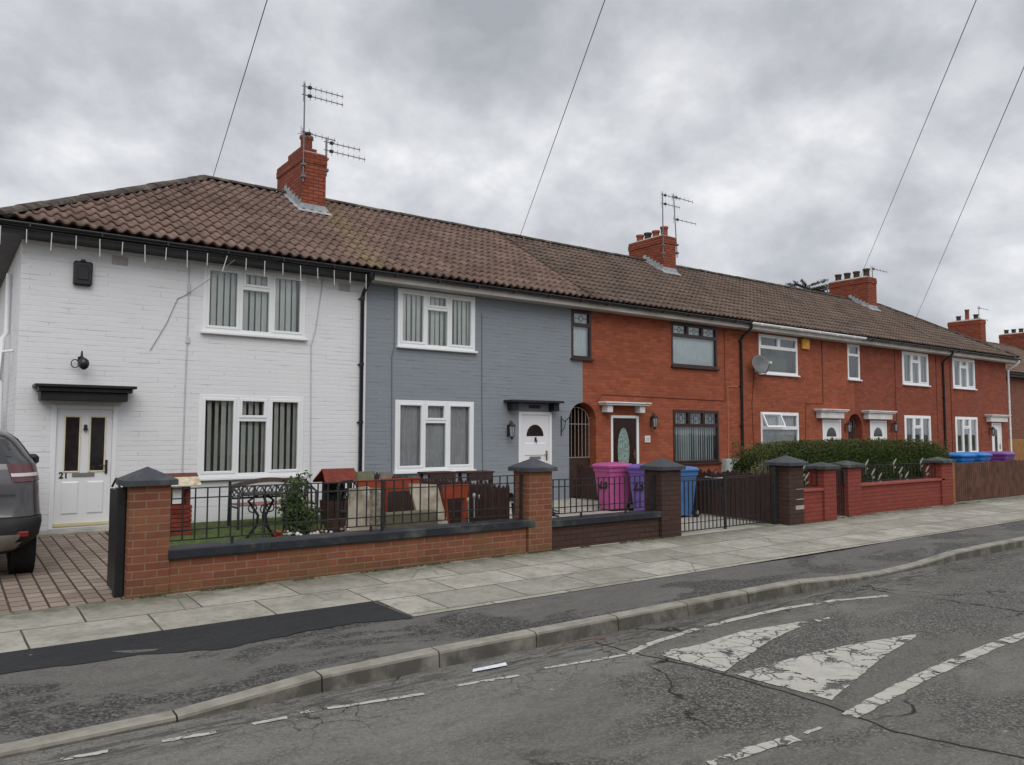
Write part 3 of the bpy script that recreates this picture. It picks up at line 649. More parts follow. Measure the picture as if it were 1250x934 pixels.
def chimney(parent,x0,x1,y0,y1,zb,zt,pots,mat=CHIM,potmat=None):
    mb=MB(); mb.box(x0,x1,y0,y1,zb,zt-.22); mb.box(x0-.018,x1+.018,y0-.018,y1+.018,zt-.22,zt-.08); mb.bbox(x0-.012,x1+.012,y0-.012,y1+.012,zt-.08,zt,.01)
    ch=mb.build('chimney',mat,parent)
    mb=MB(); mb.add([(x0-.01,y0-.01,zt),(x1+.01,y0-.01,zt),(x1+.01,y1+.01,zt),(x0-.01,y1+.01,zt),(x0+.12,y0+.14,zt+.07),(x1-.12,y0+.14,zt+.07),(x1-.12,y1-.14,zt+.07),(x0+.12,y1-.14,zt+.07)],[(0,1,5,4),(1,2,6,5),(2,3,7,6),(3,0,4,7),(4,5,6,7)]); mb.build('mortar_flaunching',CONC,ch)
    for (py,h,r,pm) in pots:
        mb=MB(); mb.lathe(((x0+x1)/2,py,zt+.03),[(r*1.05,0),(r*.95,.06),(r*.92,h-.07),(r*1.12,h-.055),(r*1.12,h),(r*.8,h),(r*.78,h-.2)],16); mb.build('chimney_pot',pm,ch)
    # stepped lead flashing where the stack meets the front slope
    mb=MB(); zf=lambda Y: ZE+(Y-YE)*SL
    if parent.get('yo') is None:
        n=6
        for i in range(n):
            ya=y0+(min(y1,YR)-y0)*i/n; yb=y0+(min(y1,YR)-y0)*(i+1)/n
            for X,s in ((x0,-1),(x1,1)):
                X2=X+s*.004; mb.add([(X2,ya,zf(ya)),(X2,yb,zf(yb)),(X2,yb,zf(yb)+.17),(X2,ya,zf(yb)+.17)],[(0,1,2,3)] if s<0 else [(3,2,1,0)])
                mb.add([(X2,ya,zf(ya)+.05),(X2,yb,zf(yb)+.05),(X+s*.10,yb,zf(yb)+.05),(X+s*.10,ya,zf(ya)+.05)],[(0,1,2,3)])
        mb.add([(x0-.10,y0-.14,zf(y0-.14)+.055),(x1+.10,y0-.14,zf(y0-.14)+.055),(x1+.10,y0-.003,zf(y0)+.065),(x0-.10,y0-.003,zf(y0)+.065),(x0-.004,y0-.003,zf(y0)+.18),(x1+.004,y0-.003,zf(y0)+.18)],[(0,1,2,3),(3,2,5,4)])
        mb.build('lead_flashing',LEAD,ch)
    return ch
def wall_shell(parent,i,mat,ops,y0=0.,left=False,right=False,zt=4.56,arch=None):
    x0,x1=HX[i],HX[i+1]; mb=MB(); facade(mb,x0,x1,y0,.0,zt,ops)
    if arch is not None:
        ax0,ax1,zs=arch; r=(ax1-ax0)/2; cx_=(ax0+ax1)/2; zt_=zs+r
        n=14; P=[(cx_+r*math.cos(math.pi*k/n),zs+r*math.sin(math.pi*k/n)) for k in range(n+1)]
        for k in range(n):
            (xa,za),(xb,zb)=P[k],P[k+1]
            lo,hi=min(xa,xb),max(xa,xb)
            if hi<=x0+1e-6 or lo>=x1-1e-6: continue
            def cl(x,a=(xa,za),b=(xb,zb)): 
                t=0 if abs(b[0]-a[0])<1e-9 else (x-a[0])/(b[0]-a[0]); return a[1]+(b[1]-a[1])*t
            l2,h2=max(lo,x0),min(hi,x1)
            mb.quad((l2,y0,cl(l2)),(h2,y0,cl(h2)),(h2,y0,zt_),(l2,y0,zt_))
            mb.quad((l2,y0,cl(l2)),(l2,y0+.3,cl(l2)),(h2,y0+.3,cl(h2)),(h2,y0,cl(h2)))
            mb.quad((l2,y0+.3,cl(l2)),(l2,y0+.3,zt_),(h2,y0+.3,zt_),(h2,y0+.3,cl(h2)))
        side=ax0 if ax0>x0 else ax1
        if side==ax0: mb.quad((ax0,y0,.0),(ax0,y0,zs),(ax0,y0+.3,zs),(ax0,y0+.3,.0))
        else: mb.quad((ax1,y0,zs),(ax1,y0,.0),(ax1,y0+.3,.0),(ax1,y0+.3,zs))
    if left: mb.quad((x0,y0,0),(x0,y0,zt+.15),(x0,y0+6.6,zt+.15),(x0,y0+6.6,0))
    if right: mb.quad((x1,y0,0),(x1,y0+6.6,0),(x1,y0+6.6,zt+.15),(x1,y0,zt+.15))
    wl=mb.build('wall',mat,parent); mb=MB(); mb.quad((x0,y0+6.6,0),(x0,y0+6.6,zt),(x1,y0+6.6,zt),(x1,y0+6.6,0)); mb.build('rear_wall',mat,parent)
    return wl
def eaves(parent,x0,x1,fas,gut,gutpipe=None,sofm=None,left=False,right=False,y0=0.):
    mb=MB(); mb.bbox(x0+.001,x1-.001,y0-.33,y0-.305,4.535,4.71,.003); mb.box(x0+.002,x1-.002,y0-.304,y0-.0,4.545,4.56)
    if left: mb.bbox(x0-.02,x0+.005,y0-.33,y0+6.9,4.535,4.71,.003); 
    if right: mb.bbox(x1-.005,x1+.02,y0-.33,y0+6.9,4.535,4.71,.003)
    mb.build('fascia',fas,parent)
    # half round gutter
    mb=MB(); n=10; V=[];yc,zc,r=y0-.39,4.695,.062
    for X in (x0,x1):
        for rr_ in (r,r-.006):
            for k in range(n+1):
                a=math.pi+math.pi*k/n; V.append((X,yc+rr_*math.cos(a),zc+rr_*math.sin(a)))
    m=n+1; F=[]
    for k in range(n): F+=[(k,k+1,2*m+k+1,2*m+k),(m+k+1,m+k,3*m+k,3*m+k+1)]
    F+=[(0,2*m,3*m,m),(n,m+n,3*m+n,2*m+n)]
    mb.add(V,F,True)
    x=x0+.4
    while x<x1:
        mb.box(x-.012,x+.012,yc-.068,yc+.068,zc-.068,zc-.058); mb.box(x-.012,x+.012,yc-.068,yc-.058,zc-.06,zc+.006); x+=.9
    mb.build('gutter',gut,parent)
def downpipe(parent,x,mat,z0=.35,y0=0.,r=.036,off=-.05):
    mb=MB(); mb.tube([(x,y0-.39,4.64),(x,y0-.39,4.56),(x,y0-.30,4.47),(x,y0+off-.05,4.34),(x,y0+off,4.25),(x,y0+off,z0)],r,10)
    for z in (4.2,3.0,1.95,.9): mb.lathe((x,y0+off,z),[(r+.009,0),(r+.009,.05)],10); mb.box(x-.06,x+.06,y0+off+.02,y0-.001,z+.01,z+.03)
    mb.build('downpipe',mat,parent)
def door(parent,x0,x1,z0,z1,mat,fmat,y=0.,style='panel',label=None):
    mb=MB(); t=.065; rect_frame(mb,x0,x1,z0,z1,t,y-.008,y+.075,.035)
    fr_=mb.build('door_frame',fmat,parent)
    mb=MB(); a,b,c,d=x0+t,x1-t,z0+.035,z1-t; yf=y+.02
    mb.bbox(a+.002,b-.002,yf,yf+.045,c+.002,d-.002,.003)
    wd,h=b-a,d-c
    def panel(u0,u1,v0,v1): 
        X0,X1,Z0,Z1=a+wd*u0,a+wd*u1,c+h*v0,c+h*v1
        mb.add([(X0,yf-.001,Z0),(X1,yf-.001,Z0),(X1,yf-.001,Z1),(X0,yf-.001,Z1),(X0+.02,yf-.014,Z0+.02),(X1-.02,yf-.014,Z0+.02),(X1-.02,yf-.014,Z1-.02),(X0+.02,yf-.014,Z1-.02)],[(0,1,5,4),(1,2,6,5),(2,3,7,6),(3,0,4,7),(4,5,6,7)])
    if style=='twolight': panel(.12,.43,.1,.38); panel(.57,.88,.1,.38)
    elif style=='fan': panel(.12,.45,.08,.42); panel(.55,.88,.08,.42); panel(.12,.88,.5,.66)
    elif style=='oval': panel(.12,.88,.05,.2)
    dr=mb.build('door',mat,parent)
    if label: dr['label']=label
    mb=MB()
    if style=='twolight':
        fm=MB()
        for u0,u1 in ((.16,.40),(.61,.86)):
            X0,X1,Z0,Z1=a+wd*u0,a+wd*u1,c+h*.47,c+h*.93; mb.box(X0,X1,yf-.006,yf-.001,Z0,Z1); rect_frame(fm,X0-.025,X1+.025,Z0-.025,Z1+.025,.025,yf-.012,yf-.0005)
        fm.build('glazing_bead',plain('cream_bead',(.68,.63,.48),.5,.1,6,bmp=0),dr)
    elif style=='fan':
        n=16; P=[(a+wd*.5+wd*.3*math.cos(math.pi*k/n),c+h*.74+wd*.32*math.sin(math.pi*k/n)) for k in range(n+1)]; mb.prism(P,'y',yf-.006,yf-.001)
    elif style=='oval':
        n=28; P=[(a+wd*.45+wd*.24*math.cos(2*math.pi*k/n),c+h*.56+h*.31*math.sin(2*math.pi*k/n)) for k in range(n)]; mb.prism(P,'y',yf-.008,yf-.001)
    elif style=='strip': mb.box(a+wd*.3,a+wd*.62,yf-.006,yf-.001,c+h*.25,c+h*.88)
    gm=LEADG if style=='oval' else DGLASS
    mb.build('door_glass',gm,dr)
    mb=MB(); mb.bbox(b-.085,b-.05,yf-.02,yf-.001,c+h*.44,c+h*.56,.004); mb.tube([(b-.068,yf-.02,c+h*.51),(b-.068,yf-.05,c+h*.51),(b-.17,yf-.05,c+h*.51)],.009,6); mb.build('handle',plain('dull_brass',(.25,.18,.1),.35,.2,10,.5,.7,0) if style!='twolight' else plain('dark_handle',(.06,.055,.05),.35,.2,10,.5,.5,0),dr)
    if style in('twolight','fan'):
        zz_=c+h*.42 if style=='twolight' else c+h*.46
        mb=MB(); mb.bbox(a+wd*.3,a+wd*.7,yf-.016,yf-.001,zz_,zz_+.055,.004); mb.build('letterbox',plain('steel',(.3,.28,.26),.4,.1,10,.5,.6,0),dr)
        mb=MB(); mb.lathe((0,0,0),[(.001,0)],3); mb=MB(); zk=c+h*.82 if style=='twolight' else c+h*.68
        mb.bbox(a+wd*.48,a+wd*.54,yf-.03,yf-.001,zk,zk+.08,.008); mb.tube([(a+wd*.47,yf-.03,zk+.02),(a+wd*.51,yf-.04,zk-.04),(a+wd*.55,yf-.03,zk+.02)],.008,6); mb.build('knocker',IRON,dr)
    # dark seal behind door so no light leaks
    mb=MB(); mb.box(x0,x1,y+.09,y+.11,z0,z1); mb.build('door_backing',BLACKF,fr_)
    return dr
def text(parent,body,loc,size,mat,name,rot=(90,0,0),shear=0,bold=.0):
    cu=bpy.data.curves.new('t','FONT'); cu.body=body; cu.size=size; cu.extrude=.0015; cu.offset=bold; cu.align_x='CENTER'; cu.shear=shear; cu.resolution_u=3
    o=bpy.data.objects.new('t',cu); C.objects.link(o); bpy.context.view_layer.update()
    me=bpy.data.meshes.new_from_object(o.evaluated_get(bpy.context.evaluated_depsgraph_get())); bpy.data.objects.remove(o)
    me.name=name; me.materials.clear(); me.materials.append(mat)
    n=bpy.data.objects.new(name,me); C.objects.link(n); n.parent=parent
    off=Vector((0,0,0)); pp=parent
    while pp is not None: off+=pp.location; pp=pp.parent
    n.location=Vector(loc)-off; n.rotation_euler=tuple(R(a) for a in rot); return n
# ================================================================ the terrace
H=[]
lab=[('white painted end of terrace house with black door canopy and icicle lights','house'),
('grey painted mid terrace house with white front door and small black canopy','house'),
('red brick terrace house with dark brown windows and oval glazed front door','house'),
('red brick terrace house with the white gutter and one open top window','house'),
('red brick terrace house right of the second narrow arched gate','house'),
('red brick end of terrace house furthest right before the white downpipe','house')]
for i in range(6): H.append(thing('terraced_house',(HX[i],0,.34),lab[i][0],lab[i][1],'houses of the terrace'))
ARCH1=(11.16,11.96,2.06); ARCH2=(22.32,23.12,1.98)
W={ '1l':(3.37,5.11,1.06,2.40),'1u':(3.39,5.11,3.42,4.52),'2l':(6.89,8.65,1.06,2.40),'2u':(6.92,8.67,3.42,4.52),
 '3l':(14.5,16.23,1.04,2.36),'3u':(14.47,16.21,3.44,4.53),'3s':(11.23,11.83,3.44,4.53),
 '4l':(18.0,19.75,1.04,2.36),'4u':(17.97,19.76,3.42,4.50),'4s':(22.38,23.06,3.44,4.53),
 '5l':(25.72,27.5,1.04,2.38),'5u':(25.68,27.45,3.42,4.51),'6l':(29.32,31.08,1.04,2.38),'6u':(29.25,31.0,3.42,4.51)}
D={'1':(1.34,2.20,.385,2.19),'2':(9.78,10.67,.40,2.23),'3':(12.42,13.32,.40,2.19),'4':(20.95,21.93,.40,2.19),'5':(23.58,24.58,.40,2.19),'6':(32.28,33.12,.40,2.19)}
ops=list(W.values())+list(D.values())
aops=[(a,b,0.0,zs+(b-a)/2) for a,b,zs in (ARCH1,ARCH2)]
def hops(i): return [o for o in ops if True]
class AF:  # facade openings with the arch cell excluded from reveals
    pass
mats=[WHITE,GREY,RED,RED,RED2,RED2]; tl=[TA,TB if False else TA,TB,TB,TB,TB]
for i in range(6):
    ar=ARCH1 if i in(1,2) else ARCH2 if i in (3,4) else None
    o=[q for q in ops if q[1]>HX[i] and q[0]<HX[i+1]]
    if ar: o=o+[(ar[0],ar[1],0.0,ar[2]+(ar[1]-ar[0])/2)]
    # arch cell is handled by the arch fill, so its rectangular reveal is dropped
    def fac2(mb,x0,x1,y,z0,z1,ops_,depth=.14,_ar=ar):
        pass
    wall_shell(H[i],i,mats[i],o,left=(i==0),right=(i==5),arch=ar)
    xa=HX[i]-(.35 if i==0 else 0); xb=HX[i+1]+(.35 if i==5 else 0)
    roof_mesh(xa,xb,i==0,i==5,tl[i],H[i],seed=11+i,amp=(1,1,.62,.62,.62,.62)[i])
    fas=[BLACKF,CREAM,CREAM,CREAM,CREAM,CREAM][i]
    eaves(H[i],xa,xb,fas,UPVC if i==3 else BLACKP,left=(i==0),right=(i==5))
# side eaves of the white house: soffit boards and side gutter
mb=MB(); mb.box(.55,.888,0,6.6,4.545,4.56); mb.build('soffit',plain('grey_soffit_board',(.10,.10,.11),.7,.3,6),H[0])
mb=MB(); mb.box(HX[6]+.002,34.07,0,6.6,4.545,4.56); mb.build('soffit',CREAM,H[5])
kw={'1l':('three','open',0),'1u':('three','slats',0),'2l':('three','net',1),'2u':('three','slats',1),'3l':('toplights3','closed',2),'3u':('toplights3','pale',2),'3s':('single','pale',2),
'4l':(None,None,3),'4u':('toplights2','plain',3),'4s':('single','plain',3),'5l':('three','open',4),'5u':('three','slats',4),'6l':('three','open',5),'6u':('three','slats',5)}
for k,(st,bl,h) in kw.items():
    if st: window(H[h],*W[k],st,blind=bl,seed=hash(k)%97 if False else ord(k[0])*3+ord(k[1]),mat=BROWNF if k[0]=='3' else None,label='small window beside the arch' if k[1]=='s' else None)
# number four's lower window with one top light pushed open
x0,x1,z0,z1=W['4l']; wn=window(H[3],x0,x1,z0,z1,'toplights2',blind='net',label='window with its left top light open')
mb=MB(); c=(x0+x1)/2; zt=z0+(z1-z0)*.66; a=R(24); hh=(z1-zt)-.02
def tilt(u,v,t): return (x0+.03+u,-.03-v*math.sin(a)-t*math.cos(a),z1-.02-v*math.cos(a)+t*math.sin(a)*0)
Wd=c-x0-.03
for (u0,u1,v0,v1) in ((0,.05,0,hh),(Wd-.05,Wd,0,hh),(.05,Wd-.05,0,.05),(.05,Wd-.05,hh-.05,hh)):
    mb.hexa([tilt(u0,v1,0),tilt(u1,v1,0),tilt(u1,v1,-.04),tilt(u0,v1,-.04),tilt(u0,v0,0),tilt(u1,v0,0),tilt(u1,v0,-.04),tilt(u0,v0,-.04)])
mb.build('open_top_light',UPVC,wn)
mb=MB(); mb.quad(tilt(.05,hh-.05,-.02),tilt(Wd-.05,hh-.05,-.02),tilt(Wd-.05,.05,-.02),tilt(.05,.05,-.02)); mb.build('pane',GLASS,wn)
# doors
DWHITE=plain('white_door',(.74,.75,.77),.35,.02,5,.45,bmp=0)
DBROWN=plain('dark_brown_door',(.028,.011,.010),.3,.2,6,.5,bmp=0)
d1=door(H[0],*D['1'],DWHITE,UPVC,style='twolight'); d2=door(H[1],*D['2'],DWHITE,UPVC,style='fan'); d3=door(H[2],*D['3'],DBROWN,UPVC,style='oval')
d4=door(H[3],*D['4'],DWHITE,UPVC,style='fan'); d5=door(H[4],*D['5'],DWHITE,UPVC,style='fan'); d6=door(H[5],*D['6'],DWHITE,UPVC,style='strip')
x0,x1,z0,z1=D['1']
mb=MB(); mb.bbox(x0+.06,x1-.06,-.02,.02,z0+.036,z0+.085,.004); mb.build('threshold',plain('yellowed_threshold',(.60,.54,.32),.5,.1,6,bmp=0),d1)
text(d1,'21',(x0+.175,.012,z0+.735),.125,BLACKF,'number',bold=.003)
# canopies
mb=MB(); mb.bbox(1.08,2.38,-.42,-.001,2.425,2.465,.006); mb.bbox(1.13,2.33,-.36,-.001,2.365,2.4245,.005); mb.bbox(1.16,2.28,-.3,-.001,2.24,2.3645,.005); mb.build('door_canopy',BLACKF,H[0])
mb=MB(); mb.bbox(9.38,10.78,-.30,-.001,2.415,2.46,.006); cn=mb.build('door_canopy',BLACKF,H[1])
for xx in (9.48,10.58): MB().bbox(xx,xx+.14,-.2,-.001,2.25,2.414,.006).build('corbel',BLACKF,cn)
mb=MB(); mb.bbox(9.75,10.5,-.03,-.001,2.27,2.40,.003); mb.build('lintel_board',GREY,cn)
mb=MB(); mb.bbox(10.02,10.32,-.05,-.0305,2.30,2.36,.004); mb.build('name_plate',BLACKF,cn)
CNW=plain('white_canopy_paint',(.66,.66,.65),.6,.08,6,.3,bmp=.3,dirt=(.45,.44,.40))
for h,a,b in ((2,12.02,13.48),(3,20.5,21.95),(4,23.08,24.75),(5,31.7,33.4)):
    mb=MB(); mb.bbox(a,b,-.28,-.001,2.455,2.49,.006); mb.bbox(a+.03,b-.03,-.25,-.001,2.415,2.4545,.005); cn=mb.build('door_canopy',CNW,H[h])
    if h==2:
        for xx in (a+.12,b-.30): MB().bbox(xx,xx+.17,-.19,-.001,2.25,2.414,.006).build('corbel',CNW,cn)
    else:
        mb=MB(); mb.bbox(a+.12,b-.12,-.18,-.001,2.22,2.414,.01); mb.build('lintel_block',CNW,cn)
# gated passages
for h,(ax0,ax1,zs) in ((2,ARCH1),(4,ARCH2)):
    r=(ax1-ax0)/2; cx_=(ax0+ax1)/2
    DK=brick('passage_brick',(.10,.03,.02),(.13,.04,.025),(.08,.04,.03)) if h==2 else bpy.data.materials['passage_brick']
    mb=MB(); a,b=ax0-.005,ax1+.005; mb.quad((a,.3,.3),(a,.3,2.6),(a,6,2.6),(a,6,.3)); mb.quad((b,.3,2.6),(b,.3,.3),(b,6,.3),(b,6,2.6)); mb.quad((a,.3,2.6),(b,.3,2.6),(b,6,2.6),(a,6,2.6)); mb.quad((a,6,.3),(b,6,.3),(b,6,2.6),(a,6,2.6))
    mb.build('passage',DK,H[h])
    g=thing('passage_gate',(cx_,.2,.34),'dark brown and barred gate in the arched passage between the grey and red houses' if h==2 else 'narrow barred gate in the arched passage between two white doors further right','gate')
    mb=MB(); mb.bbox(ax0+.01,ax1-.01,.19,.22,.36,1.22,.004)
    gp=mb.build('lower_panel',WOODB,g)
    mb=MB(); n=7
    for k in range(n+1):
        x=ax0+.03+(ax1-ax0-.06)*k/n; zt_=zs-.06+math.sqrt(max(0,(r-.0)**2-(x-cx_)**2))*.93
        mb.tube([(x,.205,1.2),(x,.205,zt_)],.009,6)
    P=[(cx_+(r-.03)*math.cos(math.pi*k/16),.205,zs-.05+(r-.03)*.95*math.sin(math.pi*k/16)) for k in range(17)]; mb.tube(P,.011,6)
    for z in (1.235,1.98): mb.tube([(ax0+.02,.205,z),(ax1-.02,.205,z)],.011,6)
    mb.build('bars',IRONG if h==2 else ALU,g)
# downpipes
downpipe(H[1],6.17,BLACKP); downpipe(H[3],17.14,BLACKP); downpipe(H[5],28.44,BLACKP); downpipe(H[5],33.95,UPVC,off=-.0)
mb=MB(); mb.bbox(6.215,6.27,-.012,-.0005,.4,4.53,.002); mb.build('white_paint_edge',UPVC,H[0])
# white waste pipes on the side wall
mb=MB(); mb.tube([(.84,1.6,4.3),(.84,1.6,3.35),(.78,1.5,3.25),(.78,1.5,.4)],.04,8); mb.tube([(.88,.7,3.0),(.76,.75,2.98),(.78,1.5,2.6)],.022,8); mb.build('waste_pipe',UPVC,H[0])
# air bricks and thin cables clipped to the fronts
mb=MB()
for x in (2.05,5.72):
    MB().box(x,x+.22,-.006,-.0005,4.33,4.47).build('air_brick',plain('air_brick_clay',(.42,.41,.40),.9,.2,30,bmp=.6),H[0])
def cable(h,pts,r,mat,name='cable'):
    mb=MB(); mb.tube(pts,r,5); return mb.build(name,mat,H[h])
PCAB=plain('painted_cable',(.50,.51,.53),.6,.1,6,bmp=0); GCAB=plain('grey_painted_cable',(.13,.15,.175),.6,.1,6,bmp=0); RCAB=plain('brown_cable',(.12,.035,.02),.6,.1,6,bmp=0)
cable(0,[(3.16,-.012,4.5),(3.165,-.012,3.6),(3.15,-.012,2.4),(3.14,-.012,.5)],.010,PCAB)
mb=MB(); mb.bbox(3.14,3.19,-.03,-.0005,4.02,4.16,.004); mb.bbox(3.14,3.20,-.025,-.0005,3.2,3.3,.004); mb.build('junction_box',PCAB,H[0])
cable(0,[(3.75,-.42,4.55),(3.45,-.2,4.25),(3.16,-.02,4.0),(3.0,-.012,3.9),(2.85,-.012,3.5),(2.62,-.012,3.05)],.0055,plain('grey_cable',(.26,.26,.27),.5,.1,6,bmp=0))
cable(0,[(5.42,-.012,4.5),(5.3,-.012,3.6),(5.22,-.012,3.3),(5.24,-.012,2.0),(5.26,-.012,.5)],.009,PCAB)
cable(1,[(6.85,-.012,4.5),(6.85,-.012,3.4),(6.80,-.012,3.2),(6.83,-.012,.5)],.008,GCAB)
cable(1,[(8.83,-.012,4.2),(8.84,-.012,2.4),(8.88,-.012,.5)],.008,GCAB)
cable(2,[(16.5,-.012,4.5),(16.5,-.012,2.62),(12.15,-.012,2.66),(11.98,-.012,2.5)],.008,RCAB)
cable(2,[(16.6,-.012,3.0),(16.6,-.012,1.1)],.016,plain('pale_red_conduit',(.42,.16,.10),.6,.1,6,bmp=0),'conduit'); cable(2,[(16.6,-.012,3.0),(17.0,-.012,3.0)],.012,plain('pale_red_conduit',(.42,.16,.10)),'conduit')
cable(3,[(17.75,-.012,3.4),(17.62,-.012,2.6),(17.7,-.012,.6)],.009,RCAB)
cable(3,[(21.0,-.012,4.5),(21.0,-.012,2.66),(20.1,-.012,2.64),(20.05,-.012,1.0)],.012,RCAB)
cable(4,[(25.2,-.012,4.5),(25.2,-.012,.6)],.009,RCAB); cable(4,[(28.0,-.012,4.5),(28.0,-.012,.6)],.009,RCAB); cable(5,[(29.05,-.012,4.5),(29.05,-.012,.6)],.012,RCAB)
# chimneys
chimney(H[0],5.88,6.41,2.3,3.75,5.4,7.62,[(2.75,.46,.13,POTM),(3.15,.22,.12,POTM)])
mb=MB(); mb.box(5.95,6.30,2.55,3.3,7.60,7.80); mb.build('pot_plinth',CHIM,H[0])
chimney(H[2],16.95,17.5,2.5,3.9,5.4,7.58,[(2.70,.30,.11,POTM),(3.03,.25,.11,POTM),(3.36,.25,.11,POTD),(3.69,.25,.11,POTM)])
chimney(H[4],28.25,28.85,2.5,4.1,5.4,7.72,[(2.72,.34,.12,POTD),(3.12,.3,.12,POTD),(3.5,.3,.12,POTD),(3.88,.3,.12,POTD)])
# ---------------------------------------------------------------- fittings on the fronts
def antenna(loc,zm0,booms,label,tilt_=0.):
    t=thing('tv_antenna',loc,label,'tv antenna'); x,y,_=loc
    zt=max(b[0] for b in booms)+.06
    mb=MB(); mb.tube([(x,y,zm0),(x+tilt_,y,zt)],.016,8); mb.bbox(x-.04,x+.04,y-.04,y+.04,zm0+.1,zm0+.16,.005); mb.bbox(x-.04,x+.04,y-.04,y+.04,zm0+.35,zm0+.4,.005); mb.build('mast',ALU,t)
    for (z,ln,nel,vert,ang) in booms:
        mb=MB(); dx,dy=math.cos(R(ang)),math.sin(R(ang)); xm=x+tilt_*(z-zm0)/(zt-zm0)
        p=lambda s,zz_=0,o=0:(xm+dx*s-dy*o,y+dy*s+dx*o,z+zz_)
        mb.tube([p(-.06),p(ln)],.010,6); bm=mb.build('boom',ALU,t)
        mb=MB()
        for k in range(nel):
            s=.12+(ln-.14)*k/(nel-1); e=.055 if k else .10
            mb.tube([p(s,-e if vert else 0,0 if vert else -e*1.6),p(s,e if vert else 0,0 if vert else e*1.6)],.006,4)
        mb.tube([p(.0,-.12),p(.0,.12)],.006,4); mb.tube([p(.0,-.12,.06),p(.0,.12,.06)],.006,4)
        mb.build('elements',ALU,bm); mb=MB(); mb.bbox(p(.1)[0]-.03,p(.1)[0]+.05,p(.1)[1]-.03,p(.1)[1]+.03,z-.03,z+.03,.006); mb.build('junction_box',BLACKP,bm)
    return t
a1=antenna((5.90,2.27,7.3),6.95,[(8.98,.86,7,True,0),(8.80,.86,7,True,0),(8.0,.72,5,True,4),(8.02,.55,5,False,55)],'tall tv antenna with four arms on the nearest chimney')
antenna((6.50,2.5,7.2),7.25,[(8.0,.78,6,True,0),(7.82,.92,7,True,2)],'lower two armed tv antenna on the right side of the nearest chimney')
antenna((16.92,2.47,7.2),6.9,[(8.78,.75,5,True,0),(8.52,.75,5,True,0)],'left tv antenna of the pair on the second chimney')
antenna((17.56,2.5,7.0),7.0,[(8.82,.9,5,True,2),(8.15,.95,5,True,0)],'right tv antenna of the pair on the second chimney',-.13)
antenna((28.95,2.7,7.0),7.0,[(8.15,1.1,5,True,0)],'single armed tv antenna on the third chimney beside the dark tree')
def bells(x,z,lab,mat,w_=.26,h_=.3,yb=-.09):
    t=thing('alarm_box',(x,-.001,z),lab,'alarm box')
    mb=MB(); mb.bbox(x-w_/2,x+w_/2,yb,-.001,z-h_/2,z+h_/2,.02); mb.build('housing',mat,t)
    mb=MB(); mb.bbox(x-w_*.3,x+w_*.3,yb-.012,yb+.002,z-h_*.28,z+h_*.3,.008); mb.build('cover_plate',mat,t); mb=MB(); mb.bbox(x-w_*.12,x+w_*.12,yb+.02,-.001,z+h_/2-.002,z+h_/2+.03,.006); mb.build('lamp',mat,t); return t
bells(1.66,4.13,'black square alarm box high on the white wall',BLACKP,.25,.36)
YEL=plain('yellow_plastic',(.62,.30,.015),.4,.1,6,.4,bmp=0); bells(20.1,4.35,'yellow alarm box beside the upper window of the third red house',YEL,.34,.3)
# camera light above the black canopy
t=thing('security_light',(1.68,-.001,2.84),'small black security light above the black door canopy','security light')
mb=MB(); mb.bbox(1.64,1.72,-.03,-.001,2.78,2.9,.006); mb.tube([(1.68,-.03,2.9),(1.68,-.1,2.97),(1.68,-.16,2.86)],.012,6); mb.build('bracket',BLACKP,t)
mb=MB(); mb.lathe((1.70,-.17,2.70),[(.02,0),(.06,.03),(.075,.09),(.06,.14),(.02,.17)],14); mb.build('dome',BLACKP,t)
mb=MB(); P=[(1.60+.05*math.cos(a_),-.06,2.79+.06*math.sin(a_)) for a_ in [i*math.pi/6 for i in range(13)]]; mb.tube(P,.008,5); mb.build('cable_loop',BLACKP,t)
def lantern(x,z,lab,side=0,sc_=1.):
    t=thing('wall_lantern',(x,-.001,z),lab,'wall lantern'); y=-.14
    mb=MB(); mb.bbox(x-.03,x+.03,-.02,-.001,z-.12,z+.12,.005); mb.tube([(x,-.02,z+.08),(x,-.08,z+.2),(x,y,z+.18)],.01,6); mb.build('bracket',IRON,t)
    mb=MB(); mb.lathe((x,y,z),[(.005,.20),(.02,.17),(.085,.10),(.08,.09)],6); mb.lathe((x,y,z),[(.045,-.14),(.05,-.12),(.0,-.2)],6)
    for k in range(6):
        a_=math.pi*2*k/6; mb.tube([(x+.07*math.cos(a_),y+.07*math.sin(a_),z+.1),(x+.045*math.cos(a_),y+.045*math.sin(a_),z-.13)],.006,4)
    mb.build('cage',IRON,t)
    mb=MB(); mb.lathe((x,y,z),[(.062,.09),(.04,-.12)],6); mb.build('lamp_glass',plain('frosted_lantern_glass',(.35,.35,.34),.2,.1,6,.6,bmp=0),t); return t
lantern(9.50,1.83,'black wall lantern left of the white door on the grey house'); lantern(13.72,2.05,'black wall lantern right of the dark brown oval glazed door')
lantern(22.15,1.95,'small wall lantern between the white door and the second arch'); lantern(24.9,1.98,'small wall lantern right of the white door past the second arch'); lantern(32.05,1.85,'small wall lantern left of the furthest white door')
t=thing('house_number_plaque',(13.62,-.001,1.62),'small white number plaque under the lantern by the brown door','number plaque')
mb=MB(); mb.bbox(13.51,13.69,-.02,-.001,1.56,1.72,.004); mb.build('plate',CNW,t); text(t,'11',(13.6,-.0215,1.59),.12,BLACKF,'number')
t=thing('hanging_basket_bracket',(11.0,-.001,1.95),'scrolled black iron basket bracket between the white door and the arch','bracket')
mb=MB(); mb.tube([(10.93,-.01,1.72),(10.93,-.01,2.15)],.012,6); mb.tube([(10.93,-.01,2.10),(10.93,-.12,2.03),(10.93,-.25,2.1),(10.93,-.34,2.16)],.010,6); mb.tube([(10.93,-.01,1.8),(10.93,-.12,1.9),(10.93,-.16,2.05)],.008,6); mb.build('scroll',IRON,t)
